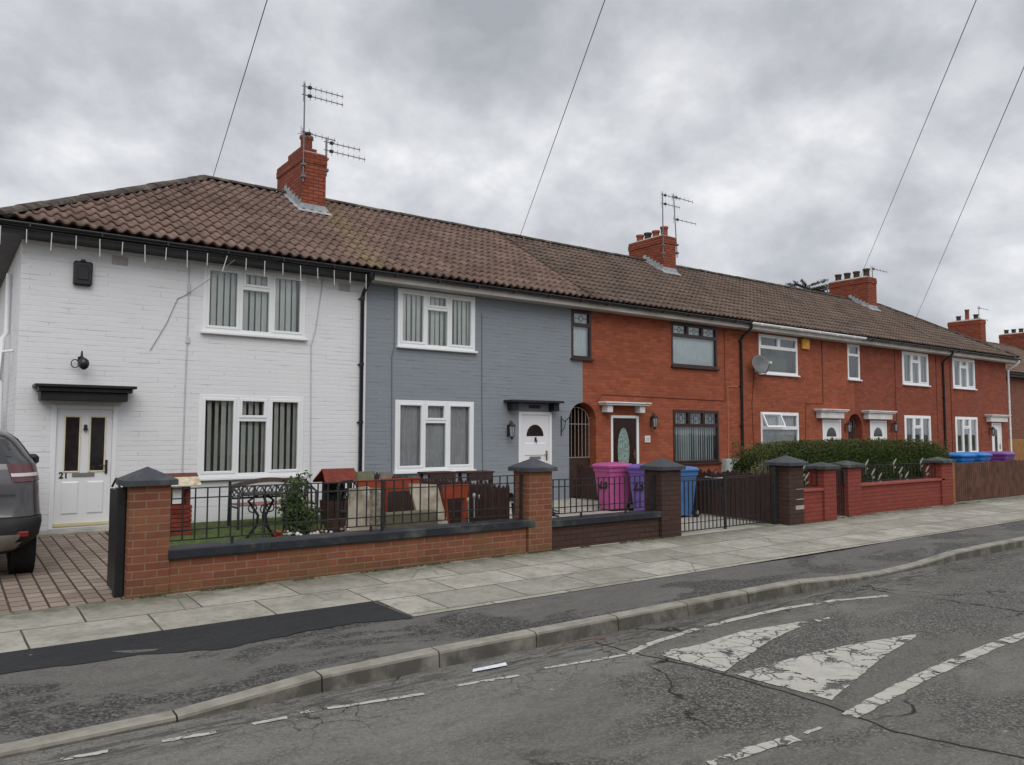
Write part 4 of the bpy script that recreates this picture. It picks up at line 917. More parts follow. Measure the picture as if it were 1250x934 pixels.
t=thing('satellite_dish',(17.78,-.001,3.62),'grey satellite dish beside the downpipe and upper window','satellite dish')
mb=MB(); c0=Vector((17.62,-.32,3.62)); ax=Vector((-.32,-.88,.30)).normalized(); e1=ax.cross(Vector((0,0,1))).normalized(); e2=e1.cross(ax)
V=[];n=24
for rr_,dd in ((0,-.07),(.08,-.05),(.16,-.032),(.22,-.012),(.265,.0),(.268,-.004)):
    for k in range(n): V.append(c0+e1*math.cos(2*math.pi*k/n)*rr_+e2*math.sin(2*math.pi*k/n)*rr_+ax*dd)
mb.add(V,[(i*n+k,i*n+(k+1)%n,(i+1)*n+(k+1)%n,(i+1)*n+k) for i in range(5) for k in range(n)],True); mb.build('reflector',plain('dish_grey',(.12,.125,.13),.5,.15,12,.4),t)
mb=MB(); mb.tube([c0-ax*.05,(17.78,-.03,3.55)],.02,8); mb.bbox(17.72,17.84,-.03,-.001,3.42,3.68,.005); mb.tube([c0-e2*.3,c0-e2*.33+ax*.1,c0-e2*.14+ax*.36],.010,6); mb.build('arm',ALU,t)
mb=MB(); q_=c0-e2*.12+ax*.38; mb.bbox(q_.x-.035,q_.x+.035,q_.y-.04,q_.y+.04,q_.z-.035,q_.z+.035,.01); mb.build('receiver',CNW,t)
t=thing('meter_cabinet',(16.7,-.001,.94),'pale green grey meter box on the wall below the brown window','meter box')
mb=MB(); mb.bbox(16.30,16.86,-.18,-.001,.66,1.12,.01); mb.build('cabinet',plain('meter_grey',(.33,.38,.37),.5,.06,6,.3,bmp=0),t); mb=MB(); mb.bbox(16.33,16.83,-.192,-.181,.69,1.09,.004); mb.build('door',plain('meter_grey',(.33,.38,.37)),t)
mb=MB(); mb.lathe((0,0,0),[(0,0)],3); mb=MB(); mb.prism([(16.55+.03*math.cos(k),.88+.03*math.sin(k)) for k in [i*math.pi/6 for i in range(12)]],'y',-.2,-.1925); mb.build('lock',BLACKP,t)
# icicle lights
t=thing('icicle_lights',(.9,-.46,4.62),'string of white icicle tube lights hanging from the gutter of the white house','string lights')
mb=MB(); x=.6
tubes=MB(); IC=plain('milky_plastic',(.58,.58,.55),.4,.05,6,.4,bmp=0); k=0
mb.tube([(.55,-.465,4.60),(2,-.465,4.585),(4,-.465,4.60),(6.1,-.465,4.585)],.005,4); mb.build('cable',BLACKP,t)
while x<6.05:
    mb=MB(); h=.19 if k%2 else .26; tl_=rnd.uniform(-.01,.01)+(.06 if k==10 else 0); mb.tube([(x,-.465,4.59),(x-tl_,-.465,4.59-h)],.0065,6); mb.build('icicle_tube',IC,t); x+=.302; k+=1
for yy in (.3,.7,1.1,1.6): mb=MB(); mb.tube([(.5,yy,4.58),(.5,yy,4.40)],.011,6); mb.build('icicle_tube',IC,t)
# ---------------------------------------------------------------- garden walls
def cap(mb,x0,x1,y0,y1,z,ov=.055,th=.06,rise=.12):
    a,b,c,d=x0-ov,x1+ov,y0-ov,y1+ov; cx_,cy_=(a+b)/2,(c+d)/2; e=.008
    mb.add([(a,c,z),(b,c,z),(b,d,z),(a,d,z),(a,c,z+th-e),(b,c,z+th-e),(b,d,z+th-e),(a,d,z+th-e),(a+e,c+e,z+th),(b-e,c+e,z+th),(b-e,d-e,z+th),(a+e,d-e,z+th),(cx_,cy_,z+th+rise)],
      [(0,3,2,1),(0,1,5,4),(1,2,6,5),(2,3,7,6),(3,0,4,7),(4,5,9,8),(5,6,10,9),(6,7,11,10),(7,4,8,11),(8,9,12),(9,10,12),(10,11,12),(11,8,12)])
def pillar(parent,x0,x1,y0,y1,z0,z1,mat,capm=CAPM,**k):
    mb=MB(); mb.box(x0,x1,y0,y1,z0,z1); p=mb.build('pillar',mat,parent); mb=MB(); cap(mb,x0,x1,y0,y1,z1,**k); mb.build('pillar_cap',capm,p); return p
def rail(parent,x0,x1,y,zb,zt,n,mids=(),post=None,mat=IRON,name='railing'):
    mb=MB(); 
    for z in (zb,zt)+tuple(mids): mb.box(x0,x1,y-.009,y+.009,z-.006,z+.006)
    for k in range(n+1):
        x=x0+.01+(x1-x0-.02)*k/n; mb.box(x-.0065,x+.0065,y-.0065,y+.0065,zb+.006,zt-.006+.012)
    return mb.build(name,mat,parent)
gw=thing('garden_wall',(4.2,-4.6,.19),'orange brown brick garden wall with two capped pillars in front of the white house','garden wall')
mb=MB(); mb.box(1.905,6.37,-4.70,-4.50,-.05,.53); mb.build('brick_wall',GWALL,gw)
mb=MB(); mb.bbox(1.895,6.50,-4.745,-4.44,.531,.635,.012); mb.build('coping',COPE,gw)
pillar(gw,1.53,1.905,-4.72,-4.36,-.05,1.27,GWALL); pillar(gw,6.39,6.79,-4.73,-4.39,-.05,1.27,GWALL)
rl=rail(gw,1.92,6.38,-4.60,.70,1.22,37,(1.12,.80)) 
mb=MB()
for x in (2.55,4.15,5.6): mb.box(x-.012,x+.012,-4.612,-4.588,.63,.70)
mb.box(4.28,4.31,-4.615,-4.585,.636,1.23); mb.box(6.34,6.37,-4.615,-4.585,.636,1.23); mb.build('railing_post',IRON,rl)
gw=thing('garden_wall',(7.8,-4.6,.19),'low dark brown painted garden wall with railing in front of the grey house','garden wall')
mb=MB(); mb.box(6.80,8.93,-4.69,-4.50,-.05,.50); mb.build('brick_wall',DWALL,gw)
mb=MB(); mb.bbox(6.795,9.05,-4.735,-4.44,.501,.60,.012); mb.build('coping',COPE,gw); pillar(gw,8.95,9.38,-4.74,-4.38,-.05,1.22,DWALL)
rl=rail(gw,6.80,8.95,-4.60,.665,1.14,20,(1.04,.75)); mb=MB(); mb.box(8.90,8.93,-4.615,-4.585,.601,1.15); mb.box(7.42,7.445,-4.61,-4.59,.601,.67); mb.box(8.3,8.325,-4.61,-4.59,.601,.67); mb.build('railing_post',IRON,rl)
# double gates
g=thing('driveway_gate',(10.6,-4.5,.2),'low black iron double gate between the two dark brown pillars','gate')
def leaf(x0,x1,y0,y1,n):
    mb=MB(); L2=lambda t:(x0+(x1-x0)*t,y0+(y1-y0)*t)
    for z,rr_ in ((.235,.009),(.36,.006),(1.03,.009),(1.06,.006)): 
        a,b=L2(0),L2(1); mb.tube([(a[0],a[1],z),(b[0],b[1],z)],rr_,4)
    for k in range(n+1):
        a=L2(k/n); mb.box(a[0]-.0065,a[0]+.0065,a[1]-.0065,a[1]+.0065,.235,1.04+.05*(1-abs(2*k/n-1))*0)
    return mb.build('gate_leaf',IRON,g)
leaf(9.40,10.60,-4.62,-4.60,12); leaf(10.64,11.80,-4.60,-4.55,12)
mb=MB(); mb.bbox(10.60,10.64,-4.62,-4.58,.18,1.15,.004); mb.build('gate_post',IRON,g)
gw=thing('brick_pillar',(12.0,-4.7,.19),'dark brown painted brick pillar with steel post and grey pyramid cap','pillar')
pillar(gw,11.98,12.42,-4.90,-4.50,-.05,1.22,DWALL,ov=.07); mb=MB(); mb.bbox(11.85,11.93,-4.70,-4.62,.15,1.19,.004); mb.build('gate_post',IRON,gw)
mb=MB(); mb.box(12.17,12.421,-4.902,-4.899,.45,.52); mb.box(12.2,12.421,-4.902,-4.899,.62,.635); mb.box(12.2,12.421,-4.902,-4.899,.8,.81); mb.build('mortar_repair',CONC,gw)
REDC=plain('red_coping_paint',(.27,.07,.055),.7,.15,7,.3,bmp=.5)
gw=thing('garden_wall',(15.5,-4.65,.19),'bright red painted garden wall with three capped pillars below the hedge','garden wall')
mb=MB(); mb.box(12.425,13.06,-4.86,-4.66,-.05,.74); mb.box(14.66,18.2,-4.66,-4.46,-.05,.74); mb.build('brick_wall',RWALL,gw)
mb=MB(); mb.bbox(12.43,13.10,-4.89,-4.63,.741,.79,.008); mb.bbox(14.62,18.15,-4.70,-4.43,.741,.79,.008); mb.build('coping',REDC,gw)
CAPG=plain('dark_slate_cap',(.05,.056,.055),.7,.3,9,.3,bmp=.5,dirt=(.13,.14,.12))
pillar(gw,13.07,13.46,-4.90,-4.55,-.05,1.13,RWALL,CAPG,rise=.07,ov=.06); pillar(gw,14.16,14.64,-4.72,-4.36,-.05,1.13,RWALL,CAPG,rise=.07,ov=.06); pillar(gw,18.0,18.52,-4.70,-4.30,-.05,1.13,RWALL,CAPG,rise=.07,ov=.06)
def ornrail(x0,x1,y,n,leaves):
    r_=rail(gw,x0,x1,y,.83,1.14,n)
    mb=MB()
    for (x,z) in leaves:   # cast leaf shaped finials and side leaves
        for s in (0,1):
            P=[(x-.05,z-.04),(x+.01,z-.01),(x+.07,z+.05),(x+.11,z+.10),(x+.05,z+.065),(x-.01,z+.015)] if s==0 else [(x+.02,z-.11),(x+.05,z-.10),(x+.08,z-.06),(x+.04,z-.075)]
            mb.prism(P,'y',y-.012,y+.004)
        mb.tube([(x,y,z-.2),(x,y,z+.0)],.005,4)
    mb.build('leaf_ornament',IRONG,r_)
ornrail(12.44,13.06,-4.76,4,[(12.6,1.12),(12.7,.98)]); ornrail(14.66,18.0,-4.56,22,[(15.1,1.16),(16.2,1.16),(17.35,1.16),(15.35,.98),(16.45,.98),(17.6,.98),(15.6,.88),(16.7,.88)])
g=thing('garden_gate',(13.8,-4.6,.19),'narrow black ornate iron gate between the red pillars','gate')
mb=MB()
for k in range(9):
    x=13.52+.60*k/8; mb.box(x-.008,x+.008,-4.66,-4.644,.24,1.12+.10*math.sin(math.pi*k/8))
for z in (.26,.62,1.08): mb.box(13.5,14.13,-4.662,-4.642,z-.01,z+.01)
mb.build('bars',IRON,g)
mb=MB()
for cx_,cz in ((13.68,.44),(13.82,.44),(13.96,.44),(13.82,.85)): mb.tube([(cx_+.065*math.cos(i*math.pi/6),-4.652,cz+.065*math.sin(i*math.pi/6)) for i in range(13)],.007,4)
mb.build('scrollwork',IRON,g); mb=MB(); mb.box(14.06,14.12,-4.70,-4.64,.8,1.1); mb.build('latch',IRON,g)
t=thing('garden_steps',(14.2,-4.2,.2),'white painted garden steps seen through the narrow iron gate','steps')
mb=MB(); mb.bbox(13.6,14.75,-4.34,-4.2,.1,.30,.01); mb.build('lower_step',UPVC,t); mb=MB(); mb.bbox(13.6,14.75,-4.195,-4.0,.1,.42,.01); mb.build('upper_step',CNW,t)
# orange post and picket fence further right
tag(MB().bbox(18.56,18.80,-4.62,-4.34,.1,1.12,.01).build('gate_pillar',brick('orange_brick',(.30,.12,.04),(.36,.16,.06),(.2,.14,.08)),None),'orange brown brick post between the red wall and the wooden fence','post')
def pickets(name,p,q_,zt,label,cat='fence',w_=.085,gap=.012,mat=WOODB,jag=.02,z0=None,pointed=False,th=.018,rails=True):
    p,q_=Vector(p),Vector(q_); l=(q_-p).length; t=(q_-p)/l; nn=Vector((-t.y,t.x)); T=thing(name,((p.x+q_.x)/2,(p.y+q_.y)/2,zg((p.y+q_.y)/2)),label,cat)
    mb=MB(); s=0
    while s<l:
        a=p+t*s; b=p+t*min(l,s+w_); z=zt+rnd.uniform(-jag,jag); zb=zg(a.y)+.03 if z0 is None else z0; o=nn*th/2
        if pointed:
            m_=(a+b)/2; V=[(a.x-o.x,a.y-o.y,zb),(b.x-o.x,b.y-o.y,zb),(b.x-o.x,b.y-o.y,z-.05),(m_.x-o.x,m_.y-o.y,z),(a.x-o.x,a.y-o.y,z-.05)]
            V+=[(x+2*o.x,y+2*o.y,zz_) for x,y,zz_ in V]; mb.add(V,[(0,1,2,3,4),(9,8,7,6,5),(0,5,6,1),(1,6,7,2),(2,7,8,3),(3,8,9,4),(4,9,5,0)])
        else: mb.hexa([(a.x-o.x,a.y-o.y,zb),(b.x-o.x,b.y-o.y,zb),(b.x+o.x,b.y+o.y,zb),(a.x+o.x,a.y+o.y,zb),(a.x-o.x,a.y-o.y,z),(b.x-o.x,b.y-o.y,z+.004),(b.x+o.x,b.y+o.y,z+.004),(a.x+o.x,a.y+o.y,z)])
        s+=w_+gap
    mb.build('boards',mat,T)
    mb=MB()
    for f_ in (.25,.8):
        z=zg(p.y)+(zt-zg(p.y))*f_; mb.obb((p.x+nn.x*.04,p.y+nn.y*.04,z),(q_.x+nn.x*.04,q_.y+nn.y*.04,z),.04,.06)
    mb.build('fence_rail',mat,T); return T
FENR=plain('red_brown_fence_timber',(.115,.055,.038),.75,.35,5,.2,bmp=.6,dirt=(.05,.028,.02))
pickets('picket_fence',(18.82,-4.5),(23.8,-4.62),1.10,'reddish brown vertical board fence beyond the red wall at the right edge',mat=FENR,w_=.09)
pickets('picket_fence',(11.35,-.05),(11.86,-4.62),1.10,'dark brown board fence running back from the brown pillar toward the arch',mat=WOODB,w_=.09,gap=.01,jag=.035,pointed=True)
pickets('picket_fence',(6.27,-.05),(6.38,-4.3),1.08,'low dark brown picket fence dividing the white and grey front gardens',mat=WOODB,w_=.09,gap=.012,jag=.02,pointed=True)
pickets('side_fence',(-2.5,2.2),(.86,2.2),2.15,'tall dark brown fence panel behind the car beside the white house',mat=plain('brown_fence_panel',(.07,.028,.02),.7,.3,6,bmp=.4),w_=.14)
# open driveway gate leaf
g=thing('driveway_gate',(1.46,-4.3,.2),'black sheeted drive gate folded open against the left brick pillar','gate')
mb=MB(); mb.bbox(1.455,1.49,-4.46,-4.12,.24,1.22,.004); mb.build('gate_leaf',IRON,g); mb=MB(); mb.bbox(1.44,1.52,-4.60,-4.49,.14,1.25,.004); mb.build('gate_post',BLACKF,g); mb=MB(); mb.tube([(1.47,-4.55,1.25),(1.47,-4.35,1.33),(1.47,-4.15,1.24)],.012,6); mb.build('top_scroll',IRON,g)
# ---------------------------------------------------------------- wheelie bins
def bin_(name,loc,rotz,col,label,num=None,s=.88):
    mt=plain(name+'_'+label.split()[0]+'_plastic',col,.45,.08,6,.4,bmp=.1,dirt=tuple(c*.7 for c in col))
    t=thing(name,(0,0,0),label,'wheelie bin','wheelie bins')
    def sec(z,w_,d,c=.03,yo=0): 
        return [(-w_+c,-d+yo,z),(w_-c,-d+yo,z),(w_,-d+c+yo,z),(w_,d-c+yo,z),(w_-c,d+yo,z),(-w_+c,d+yo,z),(-w_,d-c+yo,z),(-w_,-d+c+yo,z)]
    mb=MB(); S=[sec(.05*s,.22*s,.25*s,yo=.0),sec(.12*s,.225*s,.255*s),sec(.86*s,.275*s,.33*s,yo=.0),sec(.87*s,.295*s,.35*s),sec(.97*s,.30*s,.355*s)]
    V=[p for r_ in S for p in r_]; F=[(i*8+k,i*8+(k+1)%8,(i+1)*8+(k+1)%8,(i+1)*8+k) for i in range(4) for k in range(8)]+[tuple(range(8))[::-1],tuple(range(32,40))]
    mb.add(V,F); mb.build('body',mt,t)
    mb=MB(); S=[sec(.965*s,.325*s,.385*s,.05,-.01),sec(1.0*s,.33*s,.39*s,.05,-.01),sec(1.035*s,.30*s,.35*s,.06),sec(1.06*s,.20*s,.24*s,.06)]
    V=[p for r_ in S for p in r_]; F=[(i*8+k,i*8+(k+1)%8,(i+1)*8+(k+1)%8,(i+1)*8+k) for i in range(3) for k in range(8)]+[tuple(range(8))[::-1],tuple(range(24,32))]
    mb.add(V,F); mb.tube([(-.25*s,.40*s,.99*s),(.25*s,.40*s,.99*s)],.02*s,8); mb.build('lid',mt,t)
    for sx in (-1,1):
        mb=MB(); mb.tube([(sx*.24*s,.27*s,.10*s),(sx*.30*s,.27*s,.10*s)],.10*s,18); wh=mb.build('wheel',BLACKP,t)
        mb=MB(); mb.tube([(sx*.235*s,.27*s,.10*s),(sx*.306*s,.27*s,.10*s)],.045*s,12); mb.build('hub',plain('hub_grey',(.35,.35,.34),.5,.1,9,bmp=0),wh)
    if num:
        f=-.30*s; o=text(t,num,(0,-.312*s-.006,.50*s),.27,BLACKP,'painted_number',rot=(90-4.0,0,0),bold=.007)
    t.location=loc; t.rotation_euler=(0,0,R(rotz)); return t
bin_('wheelie_bin',(10.70,-1.85,.275),-90,(.42,.085,.25),'pink wheelie bin with painted number 23 left of the purple one','23')
bin_('wheelie_bin',(11.03,-2.46,.26),-86,(.17,.11,.37),'purple wheelie bin with painted number 23 half behind the brown pillar','23')
bin_('wheelie_bin',(11.12,-3.12,.24),-90,(.065,.16,.37),'blue wheelie bin behind the iron gate beside the brown pillar',None)
bin_('wheelie_bin',(20.75,-3.75,.22),-4,(.02,.17,.50),'leftmost blue lidded wheelie bin rising above the far wooden fence',None,1.02)
bin_('wheelie_bin',(21.7,-3.75,.22),3,(.02,.17,.50),'right blue wheelie bin beside the purple one behind the far wooden fence',None,1.02)
bin_('wheelie_bin',(23.15,-3.75,.22),0,(.17,.05,.25),'dark purple wheelie bin behind the far wooden fence at the right edge',None,1.02)
# ---------------------------------------------------------------- car on the drive
def car():
    t=thing('parked_car',(0,0,0),'dark grey car parked on the block paved drive beside the white house','car')
    PAINTC,nt_,b_=base('dark_grey_car_paint',.25,.5,.6); b_.inputs['Base Color'].default_value=(.055,.052,.055,1); b_.inputs['Coat Weight'].default_value=.8; b_.inputs['Coat Roughness'].default_value=.05
    CLAD=plain('black_car_plastic',(.018,.018,.019),.6,.2,9,.3,bmp=.2); SILV=plain('silver_skid_plate',(.28,.27,.26),.35,.1,6,.5,.6,0)
    LV=[(.28,.70,.16,4.12,.30),(.36,.82,.07,4.2,.32),(.46,.90,.0,4.25,.32),(.60,.92,.0,4.25,.30),(.68,.915,.05,4.22,.28),(.80,.905,.09,4.15,.26),(.98,.895,.12,4.02,.26),(1.02,.888,.13,3.1,.26),(1.22,.85,.20,2.95,.28),(1.36,.77,.36,2.7,.28),(1.48,.69,.50,2.4,.28),(1.55,.60,.62,2.1,.28),(1.585,.45,.8,1.9,.25),(1.60,.2,1.0,1.7,.15)]
    def ring(lv,n=14,sc_=0.):
        z,w_,a,b,c=lv; w_+=sc_; a-=sc_; b+=sc_; P=[]; c=min(c,w_*.9)
        for cx_,cy_,a0 in ((w_-c,a+c,-90),(w_-c,b-c,0),(-w_+c,b-c,90),(-w_+c,a+c,180)):
            for k in range(n): an=R(a0+90*k/(n-1)); P.append((cx_+c*math.cos(an),cy_+c*math.sin(an),z))
        return P
    def interp(z):
        for A,B in zip(LV,LV[1:]):
            if A[0]<=z<=B[0]: u=(z-A[0])/(B[0]-A[0]); return tuple(A[i]+(B[i]-A[i])*u for i in range(5))
    zs=[.28,.32,.36,.41,.46,.52,.60,.64,.68,.74,.80,.89,.98,1.02,1.08,1.15,1.22,1.29,1.36,1.42,1.48,1.515,1.55,1.585,1.60]
    def loft(z0,z1,sc_,mat,name,par,sel=None):
        Z=sorted(set([z0,z1]+[z for z in zs if z0<z<z1])); mb=MB(); Rg=[ring(interp(z),14,sc_) for z in Z]; n=len(Rg[0]); V=[p for r_ in Rg for p in r_]; F=[]
        for i in range(len(Z)-1):
            for k in range(n):
                f=(i*n+k,i*n+(k+1)%n,(i+1)*n+(k+1)%n,(i+1)*n+k)
                if sel:
                    c=sum((Vector(V[j]) for j in f),Vector())/4
                    if not sel(c): continue
                F.append(f)
        if not sel: F+= [tuple(range(n))[::-1],tuple(range((len(Z)-1)*n,len(Z)*n))]
        mb.add(V,F,True); return mb.build(name,mat,par)
    body=loft(.66,1.60,0,PAINTC,'body',t)
    bp=loft(.28,.665,.006,CLAD,'bumper',t)
    loft(.32,.50,.014,SILV,'skid_plate',bp,lambda c:abs(c.x)<.70 and c.y<.4)
    GL=plain('tinted_car_glass',(.012,.014,.016),.06,.2,5,.9,bmp=0)
    loft(1.225,1.47,.006,GL,'rear_window',body,lambda c:abs(c.x)<.60 and c.y<1.0)
    for sx in (-1,1): loft(1.06,1.47,.006,GL,'side_window',body,lambda c:c.x*sx>.5 and 1.0<c.y<2.6)
    TLR=plain('red_tail_light',(.085,.018,.024),.15,.2,8,.8,bmp=0); TLW=plain('clear_light_strip',(.55,.52,.52),.15,.05,8,.7,bmp=0)
    for sx in (-1,1):
        tl=loft(1.03,1.215,.010,TLR,'tail_light',body,lambda c:c.x*sx>.42 and c.y<.75)
        loft(1.085,1.12,.016,TLW,'light_strip',tl,lambda c:c.x*sx>.42 and c.y<.33)
        mb=MB(); mb.bbox(sx*.66-.13,sx*.66+.13,.005,.05,.47,.525,.008); mb.build('reflector',plain('red_reflector',(.16,.012,.01),.2,.1,8,.6,bmp=0),bp)
        mb=MB(); mb.bbox(min(sx*.86,sx*1.05),max(sx*.86,sx*1.05),2.3,2.45,1.08,1.22,.04); mb.build('wing_mirror',BLACKP,t)
    for sx in (-1,1):
        for y in (.62,3.38):
            mb=MB(); mb.tube([(sx*.66,y,.335),(sx*.885,y,.335)],.335,36)
            for k in range(3): mb.tube([(sx*(.70+.05*k),y,.335),(sx*(.715+.05*k),y,.335)],.341,36)
            wh=mb.build('wheel',plain('tyre_rubber',(.014,.014,.014),.8,.2,30,.2,bmp=.4),t); mb=MB(); mb.tube([(sx*.80,y,.335),(sx*.893,y,.335)],.21,24); mb.build('rim',SILV,wh)
    mb=MB(); mb.box(-.55,.55,.25,3.9,.24,.30); mb.tube([(-.3,.06,.25),(-.3,.3,.25)],.035,10); mb.build('underbody',CLAD,t)
    mb=MB(); mb.bbox(-.26,.26,-.02,.03,.74,.85,.006); mb.build('number_plate',plain('yellow_plate',(.6,.45,.05),.4,.05,5,bmp=0),t)
    mb=MB(); mb.tube([(.0,.42,1.49),(0.0,.7,1.62)],.01,6); mb.build('aerial',BLACKP,t)
    t.location=(.03,-3.42,.235); t.rotation_euler=(R(1.2),0,R(-.5)); return t
car()
# ---------------------------------------------------------------- foliage helper
def leafmat(name,c1,c2,c3):
    m,nt,b=base(name,.6,.3); at=N(nt,'ShaderNodeAttribute',attribute_name='tile')
    col=mix(nt,at.outputs['Fac'],c1,c2); col=mix(nt,ramp(nt,noise(nt,pos(nt),2.2,3),.5,.72),col,c3); L(nt,col,b.inputs['Base Color'])
    b.inputs['Subsurface Weight'].default_value=0; return m
def leaves(mb,at,p,s,n,spread,r_,up=0.,asp=.55):
    for _ in range(n):
        d=Vector((r_.gauss(0,1),r_.gauss(0,1),r_.gauss(0,1)))
        c=Vector(p)+Vector((r_.uniform(-1,1)*spread[0],r_.uniform(-1,1)*spread[1],r_.uniform(-1,1)*spread[2])); d.z+=up; d.normalize(); o=d.orthogonal().normalized(); o=Matrix.Rotation(r_.uniform(0,6.28),3,d)@o
        w_=s*r_.uniform(.7,1.3); a=o*w_; b=d.cross(o)*w_*asp
        mb.add([c-a,c-b*.9+a*.1,c+a,c+b*.9+a*.1],[(0,1,2,3)]); at.append(r_.random())
# clipped hedge
HG=leafmat('hedge_leaves',(.034,.052,.016),(.080,.110,.032),(.055,.078,.022)); HT=leafmat('hedge_tips',(.10,.115,.04),(.17,.14,.065),(.10,.13,.04))
for m_ in (HG,HT): m_.node_tree.nodes['Principled BSDF'].inputs['Roughness'].default_value=.85; m_.node_tree.nodes['Principled BSDF'].inputs['Specular IOR Level'].default_value=.12
hd=thing('clipped_hedge',(15.7,-3.7,.2),'long clipped green hedge behind the red wall and brown pillar','hedge')
def htop(x): 
    t=min(1,max(0,(x-12.65)/1.2)); u=min(1,max(0,(20.15-x)/1.6)); return (1.14+.40*math.sqrt(1-(1-t)**2))*1+.05*math.sin((x-12.1)/8*3.1)-.42*(1-math.sqrt(max(0,1-(1-u)**2)))
mb=MB(); xsn=fr(12.75,20.1,40); V=[]
for x in xsn:
    h=htop(x)-.05; j=.02*math.sin(x*9)
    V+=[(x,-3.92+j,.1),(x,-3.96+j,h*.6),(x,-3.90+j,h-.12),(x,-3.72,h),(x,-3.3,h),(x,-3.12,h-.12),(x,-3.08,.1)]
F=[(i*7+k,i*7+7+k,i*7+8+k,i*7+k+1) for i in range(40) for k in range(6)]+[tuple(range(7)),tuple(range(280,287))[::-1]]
mb.add(V,F,True); mb.build('dark_core',plain('dark_hedge_core',(.018,.022,.010),.95,.4,20,.1,bmp=.8),hd)  # solid dark body filling the hedge behind its leaves
mb=MB(); at=[]; mt2=MB(); at2=[]; r_=random.Random(3)
for _ in range(75000):
    x=r_.uniform(12.65,20.2); h=htop(x); s=r_.random()
    cl=.03*math.sin(x*5.1+s*20)+.03*math.sin(x*13.7+s*9)
    if s<.58:
        z=.2+(h-.12)*r_.random()**.8; y=-3.96-.03*r_.random()+cl*.8+(.10 if z>h-.12 else 0)
    elif s<.9: z=h-.02+cl; y=r_.uniform(-3.94,-3.14); z-= .12*max(0,(-3.8-y)/.14)**2
    else:
        z=.2+h*r_.random()*.9; y=r_.uniform(-3.9,-3.14); x=r_.choice((12.68,20.16))+r_.uniform(-.04,.04)
    tip=(z>h-.10 and r_.random()<.5) 
    leaves(mt2 if tip else mb,at2 if tip else at,(x,y,z),.017,1,(.02,.02,.02),r_,.2)
mb.build('foliage',HG,hd,None,at); mt2.build('reddish_tips',HT,hd,None,at2)
# dry flower stems at the hedge's left end
STW=leafmat('dry_stems',(.13,.115,.06),(.30,.26,.17),(.2,.18,.11))
t=thing('dry_lavender_bush',(12.1,-4.45,.2),'pale dry flower stems in front of the left end of the hedge','shrub')
mb=MB(); at=[]; r_=random.Random(5)
for _ in range(110):
    x=r_.uniform(12.05,12.75); y=r_.uniform(-4.2,-4.0); a_=r_.uniform(-.5,.35); h=r_.uniform(.85,1.30)-.25*abs(x-12.4)
    p0=Vector((x*.5+6.2,-4.1,.5)); p1=Vector((x+a_*.2,y,h)); n0=len(mb.f); mb.tube([p0,(p0+p1)/2+Vector((0,0,.05)),p1],.004,3,False); at+=[r_.random()]*(len(mb.f)-n0)
    leaves(mb,at,p1,.014,6,(.012,.012,.05),r_,.5)
mb.build('stems',STW,t,None,at)
# evergreen shrub in the lawn
sh=thing('evergreen_shrub',(4.0,-2.75,.25),'loose green leafy shrub in the lawn in front of the white house window','shrub')
SG=leafmat('shrub_leaves',(.03,.055,.018),(.10,.15,.05),(.05,.085,.03)); mb=MB(); at=[]; tb=MB(); r_=random.Random(8)
for i in range(26):
    a_=r_.uniform(0,6.28); rr_=r_.uniform(.02,.26); top=Vector((3.98+math.cos(a_)*rr_,-2.75+math.sin(a_)*rr_,r_.uniform(.62,1.24 if rr_<.2 else 1.0)))
    if i<4: top.z+=.12
    b0=Vector((3.98+r_.uniform(-.05,.05),-2.75+r_.uniform(-.05,.05),.24)); mid=(b0+top)/2+Vector((math.cos(a_)*.04,math.sin(a_)*.04,0)); tb.tube([b0,mid,top],.008,4,False,.003)
    for k in range(12):
        u=r_.uniform(.3,1.03); p=b0.lerp(top,u); leaves(mb,at,p,.030,9,(.06,.06,.05),r_,.3)
mb.build('foliage',SG,sh,None,at); tb.build('stems',plain('shrub_bark',(.06,.045,.03),.9,.3,9),sh)
# ---------------------------------------------------------------- things in the white house's garden
t=thing('wooden_wishing_well',(2.95,-1.0,.3),'small red slatted wooden planter house with cream roof by the left pillar','garden ornament')
mb=MB(); z0=.30
for k in range(7): mb.bbox(2.62,3.0,-1.22+.004*(k%2),-.84,z0+.02+k*.062,z0+.075+k*.062,.005)
mb.build('slatted_base',REDW,t)
for q_ in ((2.62,2.68,-1.2,-1.14),(2.92,2.98,-1.2,-1.14),(2.62,2.98,-.92,-.86)): MB().bbox(*q_,z0+.45,z0+.78,.004).build('post',REDW,t)
mb=MB(); mb.bbox(2.74,2.86,-1.19,-1.17,z0+.47,z0+.72,.004); mb.build('white_panel',UPVC,t)
mb=MB(); mb.prism([(-1.20,z0+.82),(-1.03,z0+.90),(-.86,z0+.82),(-1.03,z0+.87)],'x',2.52,3.10); mb.build('roof',plain('red_brown_board',(.12,.04,.025),.7,.3,12),t)
mb=MB(); mb.add([(2.55,-1.34,z0+.735),(3.09,-1.34,z0+.735),(3.09,-1.19,z0+.85),(2.55,-1.19,z0+.85),(2.55,-1.335,z0+.72),(3.09,-1.335,z0+.72)],[(0,1,2,3),(4,5,1,0)]); mb.build('cream_felt',plain('peeling_cream_board',(.55,.48,.36),.8,.3,14,.2,dirt=(.3,.15,.08)),t)
BROW=plain('grey_brown_bench_wood',(.085,.062,.052),.7,.3,9,.3,bmp=.4); PINKW=plain('faded_pink_seat',(.25,.13,.11),.7,.2,9,.3)
t=thing('garden_bench',(4.3,-.9,.32),'grey brown garden bench with arched back under the lower white house window','bench')
z0=.31; x0,x1=3.70,4.92
mb=MB(); P=[(x0+(x1-x0)*k/12,z0+.66+.10*math.sin(math.pi*k/12)) for k in range(13)]
